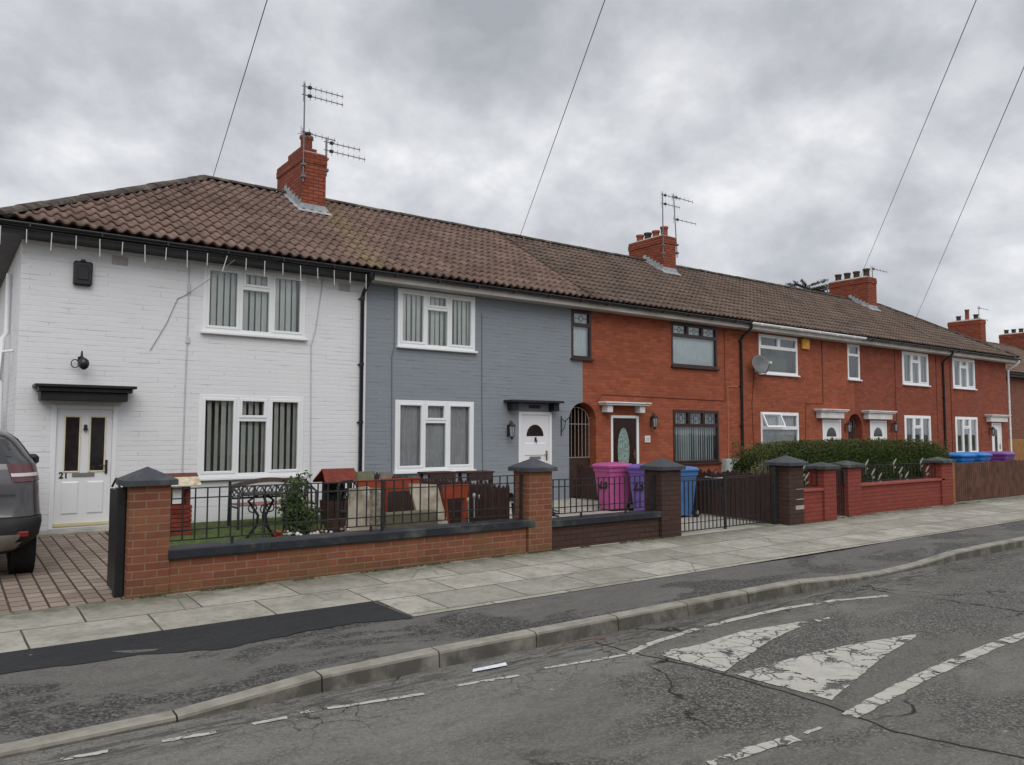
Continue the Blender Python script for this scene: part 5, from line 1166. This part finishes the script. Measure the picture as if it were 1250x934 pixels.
for (a,b) in zip(P,P[1:]): mb.hexa([(a[0],-.66,a[1]-.07),(b[0],-.66,b[1]-.07),(b[0],-.62,b[1]-.07),(a[0],-.62,a[1]-.07),(a[0],-.66,a[1]),(b[0],-.66,b[1]),(b[0],-.62,b[1]),(a[0],-.62,a[1])])
for k in range(3): mb.bbox(x0+.04,x1-.04,-.655,-.625,z0+.44+.0*k,z0+.47,.004)
mb.build('backrest',BROW,t)
mb=MB(); r_=random.Random(9)
for k in range(9):   # cast scroll lattice
    x=x0+.1+k*.125
    mb.tube([(x+.055*math.cos(i*math.pi/5),-.64,z0+.555+.07*math.sin(i*math.pi/5)) for i in range(11)],.011,5); mb.tube([(x-.06,-.64,z0+.47),(x+.06,-.64,z0+.64)],.009,5)
mb.build('back_lattice',IRON,t)
mb=MB()
for k in range(4): mb.bbox(x0+.03,x1-.03,-1.07+k*.11,-.98+k*.11,z0+.36,z0+.385,.004)
mb.build('seat',PINKW,t)
for xx in (x0,x1):
    mb=MB(); mb.tube([(xx,-1.08,z0),(xx,-1.08,z0+.55),(xx,-.9,z0+.6),(xx,-.64,z0+.58)],.02,6); mb.tube([(xx,-.60,z0),(xx,-.64,z0+.72)],.022,6); mb.tube([(xx,-1.08,z0+.34),(xx,-.62,z0+.34)],.016,6); mb.build('leg',IRON,t)
t=thing('garden_table',(4.05,-2.0,.28),'small black ornate cast iron garden table in front of the bench','table')
mb=MB(); mb.lathe((3.75,-2.0,.92),[(.01,.02),(.30,.02),(.31,.01),(.30,0),(.01,0)],24); mb.build('table_top',IRON,t)
for k in range(3):
    a_=2*math.pi*k/3+.4; mb=MB(); ca,sa=math.cos(a_),math.sin(a_)
    mb.tube([(3.75+ca*.05,-2+sa*.05,.92),(3.75+ca*.20,-2+sa*.20,.82),(3.75+ca*.06,-2+sa*.06,.62),(3.75+ca*.08,-2+sa*.08,.48),(3.75+ca*.24,-2+sa*.24,.27)],.020,6)
    mb.tube([(3.75+ca*.14+.06*math.cos(i*math.pi/4),-2+sa*.14,.72+.06*math.sin(i*math.pi/4)) for i in range(9)],.010,5); mb.build('leg',IRON,t)
t.location.x+=0; 
for ch in t.children: ch.location.x=0
t=thing('garden_chair',(4.6,-1.9,.28),'black cast iron garden chair with lattice back behind the leafy shrub','chair')
mb=MB(); mb.bbox(4.22,4.68,-1.95,-1.5,.60,.64,.01); mb.build('seat',IRON,t)
mb=MB(); mb.tube([(4.22,-1.5,.62),(4.22,-1.47,.98),(4.32,-1.46,1.06),(4.58,-1.46,1.06),(4.68,-1.47,.98),(4.68,-1.5,.62)],.016,6)
for k in range(5): mb.tube([(4.27+.09*k,-1.49,.64),(4.27+.09*((k*3)%5),-1.46,1.05)],.010,5)
for k in range(3): mb.tube([(4.33+k*.12+.05*math.cos(i*math.pi/4),-1.48,.86+.06*math.sin(i*math.pi/4)) for i in range(9)],.010,5)
mb.build('backrest',IRON,t)
for xx,yy in ((4.24,-1.93),(4.66,-1.93),(4.24,-1.52),(4.66,-1.52)): mb=MB(); mb.tube([(xx,yy,.27),(xx,yy,.6)],.014,6); mb.build('leg',IRON,t)
c=copy_tree(t); c.location=(5.35,-2.35,.28); c.rotation_euler=(0,0,R(28)); c['label']='black cast iron garden chair standing behind the pale stone slabs'
# second little well with red roof
t=thing('wooden_wishing_well',(5.3,-1.1,.3),'wooden wishing well with red slatted roof beside the black downpipe','garden ornament')
mb=MB()
for k in range(5):
    u=k/5; y_=-1.36+.26*u; z_=.98+.20*u
    mb.hexa([(4.96+.05*u,y_,z_),(5.58-.03*u,y_,z_),(5.58-.03*u,y_+.046,z_+.036),(4.96+.05*u,y_+.046,z_+.036),(4.96+.05*u,y_-.012,z_+.022),(5.58-.03*u,y_-.008,z_+.02),(5.58-.03*u,y_+.047,z_+.065),(4.96+.05*u,y_+.047,z_+.065)])
    mb.hexa([(4.96+.05*u,-2.2-y_,z_),(5.58-.03*u,-2.2-y_,z_),(5.58-.03*u,-2.2-y_-.055,z_+.045),(4.96+.05*u,-2.2-y_-.055,z_+.045),(4.96+.05*u,-2.2-y_+.008,z_+.02),(5.58-.03*u,-2.2-y_+.008,z_+.02),(5.58-.03*u,-2.2-y_-.047,z_+.065),(4.96+.05*u,-2.2-y_-.047,z_+.065)])
mb.build('roof',REDW,t)
mb=MB(); mb.bbox(5.02,5.08,-1.13,-1.07,.5,1.0,.004); mb.bbox(5.46,5.52,-1.13,-1.07,.5,1.0,.004); mb.tube([(5.02,-1.1,.85),(5.52,-1.1,.85)],.03,8); mb.build('posts',IRON,t)
mb=MB()
for k in range(12):
    a0,a1=2*math.pi*k/12,2*math.pi*(k+.9)/12; c=(5.27,-1.1); V=[]
    for z_,r__ in ((.29,.25),(.70,.28)):
        for a_ in (a0,a1): V+=[(c[0]+r__*math.cos(a_),c[1]+r__*math.sin(a_),z_),(c[0]+(r__-.03)*math.cos(a_),c[1]+(r__-.03)*math.sin(a_),z_)]
    mb.add(V,[(0,2,6,4),(1,5,7,3),(4,6,7,5),(0,4,5,1),(2,3,7,6)])
mb.build('barrel',WOODB,t)
tag(MB().bbox(5.55,5.66,-1.5,-1.38,.3,.98,.006).build('white_post',UPVC,None),'short white post standing by the red roofed well','post')
mb2=MB(); mb2.bbox(5.09,5.45,-1.02,-.98,.62,.97,.01); mb2.build('dark_inner',IRON,[o for o in bpy.data.objects if o.name.startswith('wooden_wishing_well')][-1])  # dark sheet added so the view through the well looks dark
t=thing('plant_trough',(4.7,-2.9,.27),'dark wooden plant trough behind the railing left of the leaning slabs','planter')
mb=MB()
for k in range(6): mb.bbox(4.42+.1*k,4.51+.1*k,-2.9,-2.86,.27,.60,.004)
mb.bbox(4.42,5.02,-2.86,-2.60,.27,.56,.004); mb.build('box',WOODB,t); mb=MB(); mb.bbox(4.44,5.0,-2.85,-2.62,.561,.58,.004); mb.build('soil',plain('dark_soil',(.03,.022,.016),.95,.4,20,bmp=.8),t)
# slabs
def slab(pts_bot,pts_top,y0,y1,th,label,mat,name='stone_slab'):
    (a,za),(b,zb)=pts_bot; (c,zc),(d,zd)=pts_top; mb=MB()
    n=7; V=[]; r__=random.Random(len(label)); 
    for side in (0,1):
        for i in range(n+1):
            u=i/n; y=y0+(y1-y0)*u+side*th
            L_=(a+(c-a)*u,za+(zc-za)*u); R_=(b+(d-b)*u,zb+(zd-zb)*u)
            for k in range(4):
                v=k/3; j=r__.uniform(-.008,.008); V.append((L_[0]+(R_[0]-L_[0])*v+j,y+j*.5,L_[1]+(R_[1]-L_[1])*v+j*(1 if u in (0,1) else 0)))
    m=4*(n+1); F=[]
    for i in range(n):
        for k in range(3): q_=i*4+k; F.append((q_,q_+1,q_+5,q_+4)); F.append((m+q_+1,m+q_,m+q_+4,m+q_+5))
        F.append((i*4,i*4+4,m+i*4+4,m+i*4)); F.append((i*4+3,m+i*4+3,m+i*4+7,i*4+7))
    for k in range(3): F.append((k,m+k,m+k+1,k+1)); e_=4*n; F.append((e_+k,e_+k+1,m+e_+k+1,m+e_+k))
    mb.add(V,F); return tag(mb.build(name,mat,None),label,'stone slab','stone slabs behind the railing')
slab([(4.03,.24),(4.36,.24)],[(4.20,1.10),(4.45,1.10)],-4.15,-3.95,.07,'tall tapered pale stone slab leaning behind the railing, leftmost of the slabs',STONE)
slab([(4.38,.24),(4.66,.24)],[(4.45,1.09),(4.68,1.07)],-4.0,-3.85,.06,'rough mottled stone slab just right of the tallest pale slab',plain('mottled_stone',(.22,.19,.15),.9,.6,16,.2,bmp=.9,dirt=(.05,.045,.035)))
slab([(5.3,.24),(5.72,.24)],[(5.15,1.10),(5.58,1.08)],-3.95,-3.72,.06,'pale flat stone slab leaning right of the green grey block',STONE)
tag(MB().bbox(4.66,5.42,-4.02,-3.84,.24,.76,.015).build('stone_block',GREENST,None),'long green grey stone block standing between the pale slabs','stone block')
slab([(4.95,.5),(5.2,.5)],[(5.1,1.20),(5.38,1.20)],-2.6,-2.2,.05,'dark green grey board leaning behind the mottled stone slab',GREENST,'leaning_board')
slab([(5.05,.3),(5.2,.3)],[(5.45,1.18),(5.65,1.18)],-2.7,-2.3,.04,'narrow grey plank leaning in front of the red trestle',plain('grey_plank',(.15,.12,.10),.8,.3,9,bmp=.5),'leaning_plank')
# painted timber seats / trestles
def trestle(x,y,wt,wb,h,label,fl=0,z0=.25):
    t=thing('timber_trestle',(x,y,z0),label,'trestle'); mb=MB(); 
    mb.hexa([(x-wt/2,y-.02,z0+h-.19),(x+wt/2-.02,y-.02,z0+h-.19),(x+wt/2-.02,y+.03,z0+h-.19),(x-wt/2,y+.03,z0+h-.19),(x-wt/2-.01,y-.02,z0+h),(x+wt/2+.03,y-.02,z0+h),(x+wt/2+.03,y+.03,z0+h),(x-wt/2-.01,y+.03,z0+h)]); mb.build('top_board',ORGW,t)
    for s in (-1,1):
        mb=MB(); mb.obb((x+s*(wt/2-.03),y,z0+h-.19),(x+s*wb/2,y,z0),.045,.075,(0,1,0)); mb.build('leg',ORGW,t)
    mb=MB(); mb.bbox(x-wb/2-.01,x+wb/2+.01,y-.015,y+.02,z0+.12,z0+.24,.004); mb.build('cross_board',ORGW,t)
trestle(5.98,-3.55,.42,.24,.80,'orange red painted trestle right of the pale slab, nearest the right pillar')
trestle(5.08,-2.75,.42,.3,.86,'orange red trestle partly hidden behind the green grey block, left of the pale slab')
trestle(5.62,-2.6,.6,.5,.86,'orange red trestle partly hidden between the green grey block and pale slab')
# tools with pale handles
t=thing('garden_tools',(6.1,-3.2,.25),'three thin tools with pale rounded handles standing beside the orange trestle','garden tools')
for x,h in ((6.18,.80),(6.28,.86),(6.38,.84)):
    mb=MB(); mb.tube([(x,-3.6,.25),(x-.01,-3.6,h)],.010,6); mb.lathe((x-.01,-3.6,h),[(.01,-.02),(.022,.0),(.026,.03),(.02,.055),(.004,.065)],10); mb.build('tool',plain('pale_grey_metal',(.35,.34,.32),.5,.1,9,.5,.3,0),t)
# brown tables behind the dividing fence
def table(x0,x1,y0,y1,zt,label):
    t=thing('garden_table',((x0+x1)/2,(y0+y1)/2,.31),label,'table'); mb=MB()
    for k in range(3):
        a=y0+(y1-y0)*k/3; mb.bbox(x0,x1,a,a+(y1-y0)/3-.012,zt-.03,zt,.004)
    mb.build('table_top',WOODB,t); mb=MB(); mb.box(x0+.04,x1-.04,y0-.004,y0+.02,zt-.16,zt-.031); mb.build('apron',WOODB,t)
    for xx in (x0+.04,x1-.09):
        for yy in (y0+.03,y1-.08): mb=MB(); mb.box(xx,xx+.05,yy,yy+.05,.3,zt-.031); mb.build('leg',WOODB,t)
table(6.85,7.45,-1.3,-.9,1.10,'dark brown garden table left of its twin below the grey house window'); table(7.62,8.22,-1.35,-.95,1.09,'dark brown garden table right of its twin below the grey house window')
# flowers
def flowers(x0,x1,y,z,cols,n,label,seed):
    t=thing('flower_clump',((x0+x1)/2,y,.24),label,'flowers'); r__=random.Random(seed)
    mb=MB(); at=[]; leaves(mb,at,((x0+x1)/2,y,.40),.03,int(n*3),((x1-x0)/2,.08,.14),r__,.3); mb.build('leaves',SG,t,None,at)
    for nm,c,fr0,fr1 in cols:
        mb=MB()
        for i in range(n):
            x=x0+(x1-x0)*(fr0+(fr1-fr0)*r__.random()); zz_=z+r__.uniform(-.07,.05); yy=y-.05+r__.uniform(-.06,.06); s=r__.uniform(.016,.03)
            mb.lathe((x,yy,zz_),[(.002,-s),(s*.8,-s*.5),(s,.0),(s*.7,s*.6),(.002,s)],7)
        mb.build(nm,plain(nm+'_petals',c,.8,.15,30,.1,bmp=.4),t)
flowers(3.18,3.52,-4.05,.60,[('red_blooms',(.42,.06,.04),0,.5),('white_blooms',(.68,.68,.66),.35,1.)],14,'clump of red and white flowers just behind the garden railing',3)
flowers(3.62,4.15,-4.05,.58,[('pale_pink_blooms',(.55,.42,.40),0,1.)],24,'clump of pale pink flowers behind the railing beside the stone slab',4)
# low cover behind the grey house's railing
t=thing('folded_lounger',(7.9,-3.2,.24),'black folded lounger with grey stripes behind the brown wall railing','lounger')
mb=MB(); V=[];n=8
for i in range(n+1):
    u=i/n; x=7.15+.75*u; z=.80-.26*u+.03*math.sin(u*6); V+=[(x,-3.55,z-.06),(x,-3.55,z+.04),(x,-3.1,z+.06),(x,-3.1,z-.06)]
F=[(i*4+k,i*4+(k+1)%4,i*4+4+(k+1)%4,i*4+4+k) for i in range(n) for k in range(4)]+[(0,1,2,3),(35,34,33,32)]; mb.add(V,F,True); bd=mb.build('cushion',BLACKF,t)
mb=MB()
for o in (.0,.04):
    mb.tube([(7.17+.75*i/n,-3.56,.805-.26*i/n+.03*math.sin(i/n*6)-o) for i in range(n+1)],.008,5)
mb.build('grey_stripe',plain('pale_stripe',(.42,.43,.44),.6,.05,5,bmp=0),bd)
mb=MB(); mb.tube([(7.75,-3.5,.24),(7.75,-3.5,.56)],.03,8); mb.tube([(7.3,-3.2,.26),(7.25,-3.2,.7)],.02,8); mb.bbox(7.55,7.95,-3.6,-3.4,.25,.30,.01); mb.build('frame',IRON,t)
t=tag(MB().prism([(7.95,.24),(8.62,.25),(8.1,.42)],'y',-3.7,-3.3).build('folded_ramp',plain('dark_slate_board',(.06,.065,.065),.7,.2,8,bmp=.4),None),'dark grey wedge shaped board on the ground behind the brown wall','board')
# hanging planter on the brown fence
t=thing('hanging_planter',(11.5,-3.9,.7),'black wall basket planter hanging on the brown board fence','planter')
mb=MB(); V=[]; n=10
for zz_,rr_ in ((.98,.17),(.94,.165),(.84,.12),(.76,.05)):
    for k in range(n+1): a_=math.pi*.5+math.pi*k/n; V.append((11.46+rr_*math.cos(a_),-3.75+rr_*math.sin(a_)*1.2,zz_))
mb.add(V,[(i*11+k,i*11+k+1,i*11+12+k,i*11+11+k) for i in range(3) for k in range(n)],True); mb.build('basket',IRON,t)
mb=MB(); mb.tube([(11.46+.175*math.cos(math.pi*.5+math.pi*k/n),-3.75+.21*math.sin(math.pi*.5+math.pi*k/n),.985) for k in range(n+1)],.012,5); mb.build('rim',plain('pale_grey_metal',(.35,.34,.32)),t)
mb=MB(); mb.tube([(11.46,-3.95,1.0),(11.48,-3.75,1.14),(11.46,-3.55,1.0)],.008,5); mb.build('hanger',IRON,t)
# litter
t=tag(MB().add([(3.30,-8.04,.008),(3.60,-8.07,.012),(3.63,-8.01,.016),(3.34,-7.99,.01)],[(0,1,2,3)]).build('paper_wrapper',plain('white_paper',(.65,.66,.72),.7,.2,30,bmp=0),None),'small white paper wrapper lying in the gutter by the kerb','litter')
t=tag(MB().tube([(4.05,-8.0,.01),(4.3,-7.96,.05),(4.6,-7.94,.03),(4.75,-7.95,.01)],.004,4).build('twig',plain('twig_bark',(.14,.08,.04),.9,.2,9),None),'thin brown twig lying against the kerb beside the wrapper','twig')
# ---------------------------------------------------------------- overhead cables and their pole
P0=Vector((1.15,-15.44,8.3))
for (e_,lb) in (((4.36,3.25,6.98),'leftmost overhead cable running up from the hip of the white house roof'),((12.25,3.25,6.97),'overhead cable running up from the middle of the roof ridge'),((28.55,3.0,7.75),'overhead cable running up from the third chimney'),((31.4,2.3,6.35),'rightmost overhead cable running up from the far end of the roof')):
    e_=Vector(e_); pts=[]
    for i in range(25):
        u=i/24; p=e_.lerp(P0,u); p.z-=.10*4*u*(1-u)*(.3); pts.append(p)
    tag(MB().tube(pts,.0065,5).build('overhead_cable',plain('weathered_cable',(.10,.10,.11),.6,.1,5,bmp=0),None),lb,'cable')
t=thing('telegraph_pole',(1.15,-15.44,0),'wooden telegraph pole across the road carrying the overhead cables','telegraph pole')
mb=MB(); mb.tube([(1.15,-15.44,-.1),(1.15,-15.44,8.6)],.14,12,True,.10); mb.build('pole',plain('creosoted_timber',(.07,.05,.035),.9,.3,6,bmp=.5),t)
# ---------------------------------------------------------------- tree behind the third chimney
t=thing('spiky_tree',(32.2,7.6,.3),'dark spiky tree showing beside the third chimney','tree')
BK=plain('dark_bark',(.04,.032,.025),.95,.3,6,bmp=.6); mb=MB(); mb.tube([(32.2,7.6,.3),(32.2,7.6,5),(32.2,7.6,8.4)],.2,8,True,.05); mb.build('trunk',BK,t)
mb=MB(); at=[]; lb=MB(); r_=random.Random(12)
for i in range(70):
    z=r_.uniform(5.9,8.9); a_=r_.uniform(0,6.28); l=(9.5-z)*.7+.4; p0=Vector((32.2,7.6,z-.3)); p1=p0+Vector((math.cos(a_)*l,math.sin(a_)*l,.28*l)); lb.tube([p0,p1],.03,4,False,.012)
    for k in range(10):
        u=.25+.75*k/9; leaves(mb,at,p0.lerp(p1,u),.075,9,(.06,.06,.06),r_,.1,.25)
lb.build('limbs',BK,t); mb.build('crown',leafmat('dark_needles',(.014,.020,.012),(.035,.042,.026),(.03,.03,.018)),t,None,at)
# ---------------------------------------------------------------- further houses
def far_house(x0,x1,y0,label,hl=False,hr=False,ch=None,mat=FARB):
    t=thing('far_house',(x0,y0,.3),label,'house','houses beyond the terrace'); t['yo']=y0
    ops2=[(x0+1.2,x0+2.8,1.06,2.4),(x0+1.2,x0+2.8,3.42,4.5)]
    global HX; sv=HX; HX=[x0,x1]; wall_shell(t,0,mat,ops2,y0=y0,left=True,right=True); HX=sv
    roof_mesh(x0-(.35 if hl else 0),x1+(.35 if hr else 0),hl,hr,TA,t,seed=int(x0),y0=y0,detail=False); eaves(t,x0-(.35 if hl else 0),x1+(.35 if hr else 0),BLACKF,BLACKP,y0=y0)
    for o in ops2: window(t,*o,'three',y=y0,blind='slats',seed=4)
    if ch: chimney(t,ch[0],ch[0]+.6,y0+2.4,y0+4.1,5.4,ch[1],ch[2])
    return t
far_house(38.2,43.8,3.2,'brown brick house just beyond the right end of the terrace',True,False)
far_house(43.8,49.4,3.2,'second house beyond the terrace, its chimney carrying one tall red pot',False,False,(45.3,7.95,[(5.95,.3,.12,POTD),(6.4,.62,.11,plain('red_clay_pot',(.22,.07,.06),.8,.2,8)),(6.85,.3,.12,POTD)]))
far_house(49.4,55.0,3.2,'furthest brown brick house at the right edge with four dark chimney pots',False,True,(51.9,7.75,[(5.8,.28,.12,POTD),(6.2,.28,.12,POTD),(6.6,.28,.12,POTD),(7.0,.28,.12,POTD)]))
antenna((46.1,6.0,7.2),7.2,[(8.7,1.2,5,True,0),(8.1,1.1,5,True,0)],'tv antenna on the chimney with the tall red pot')
antenna((52.7,6.0,7.2),7.2,[(8.6,1.1,5,True,0),(8.0,1.0,5,True,0)],'tv antenna on the furthest chimney at the right edge')
far_house(-7.6,-1.9,17,'brown brick house with dark tiled roof behind the left fence',False,False)
tag(MB().bbox(34.15,38.2,.4,.45,.3,1.55,.01).build('side_fence',plain('orange_fence_panel',(.27,.13,.035),.7,.25,5,bmp=.4),None),'orange brown fence panel beside the white downpipe at the far right','fence')
# the houses across the road, which the windows mirror
op=far_house(0,5.4,-24,'plain brown brick house across the road, mirrored in the windows',False,False,None,FARB); op['group']='houses across the road'
op.rotation_euler=(0,0,math.pi); op.location=(-3.0,-23.5,0)
for k in range(1,9):
    c=copy_tree(op); c.location=(-3.0+5.4*k,-23.5,0)
sheet('opposite_pavement',[-60,120],[-23.5,-15.3],lambda x,y:.02,CONC)

# moss and weeds along the foot of the walls, blades in the artificial lawn
r_=random.Random(21); mb=MB(); at=[]
for _ in range(2600):
    x=r_.choice((r_.uniform(1.6,9.3),r_.uniform(1.6,9.3),r_.uniform(12,20)))
    if math.sin(x*3.1)+.8*math.sin(x*7.7+1)<-.2: continue
    y=-4.735-abs(r_.gauss(0,.018)); y-=.15 if 12<x<13.5 else 0
    leaves(mb,at,(x,y,zg(y)+.012),.008,3,(.012,.01,.006),r_,.6)
m_=mb.build('moss_and_weeds',leafmat('moss',(.035,.04,.015),(.09,.10,.035),(.06,.06,.03)),None,'stuff',at)
mb=MB(); at=[]
for _ in range(9000):
    x=r_.uniform(2.05,6.2); y=r_.uniform(-4.45,-.02); z=zg(y)+.02; h=r_.uniform(.012,.03); a_=r_.uniform(0,6.28); w_=.004
    mb.add([(x-w_*math.cos(a_),y-w_*math.sin(a_),z),(x+w_*math.cos(a_),y+w_*math.sin(a_),z),(x+r_.uniform(-.012,.012),y+r_.uniform(-.012,.012),z+h)],[(0,1,2)]); at.append(r_.random())
mb.build('grass_blades',leafmat('lawn_blades',(.06,.10,.025),(.13,.17,.055),(.09,.12,.035)),None,'stuff',at)
# grit, chips and dead leaves in the gutter
mb=MB(); at=[]
for _ in range(900):
    x=r_.uniform(.2,14); y=-7.82-abs(r_.gauss(0,.09)); s_=r_.uniform(.003,.010)
    leaves(mb,at,(x,y,.006),s_,1,(.01,.01,.001),r_,2.5)
mb.build('gutter_grit',leafmat('grit',(.05,.04,.03),(.22,.19,.14),(.12,.07,.035)),None,'stuff',at)
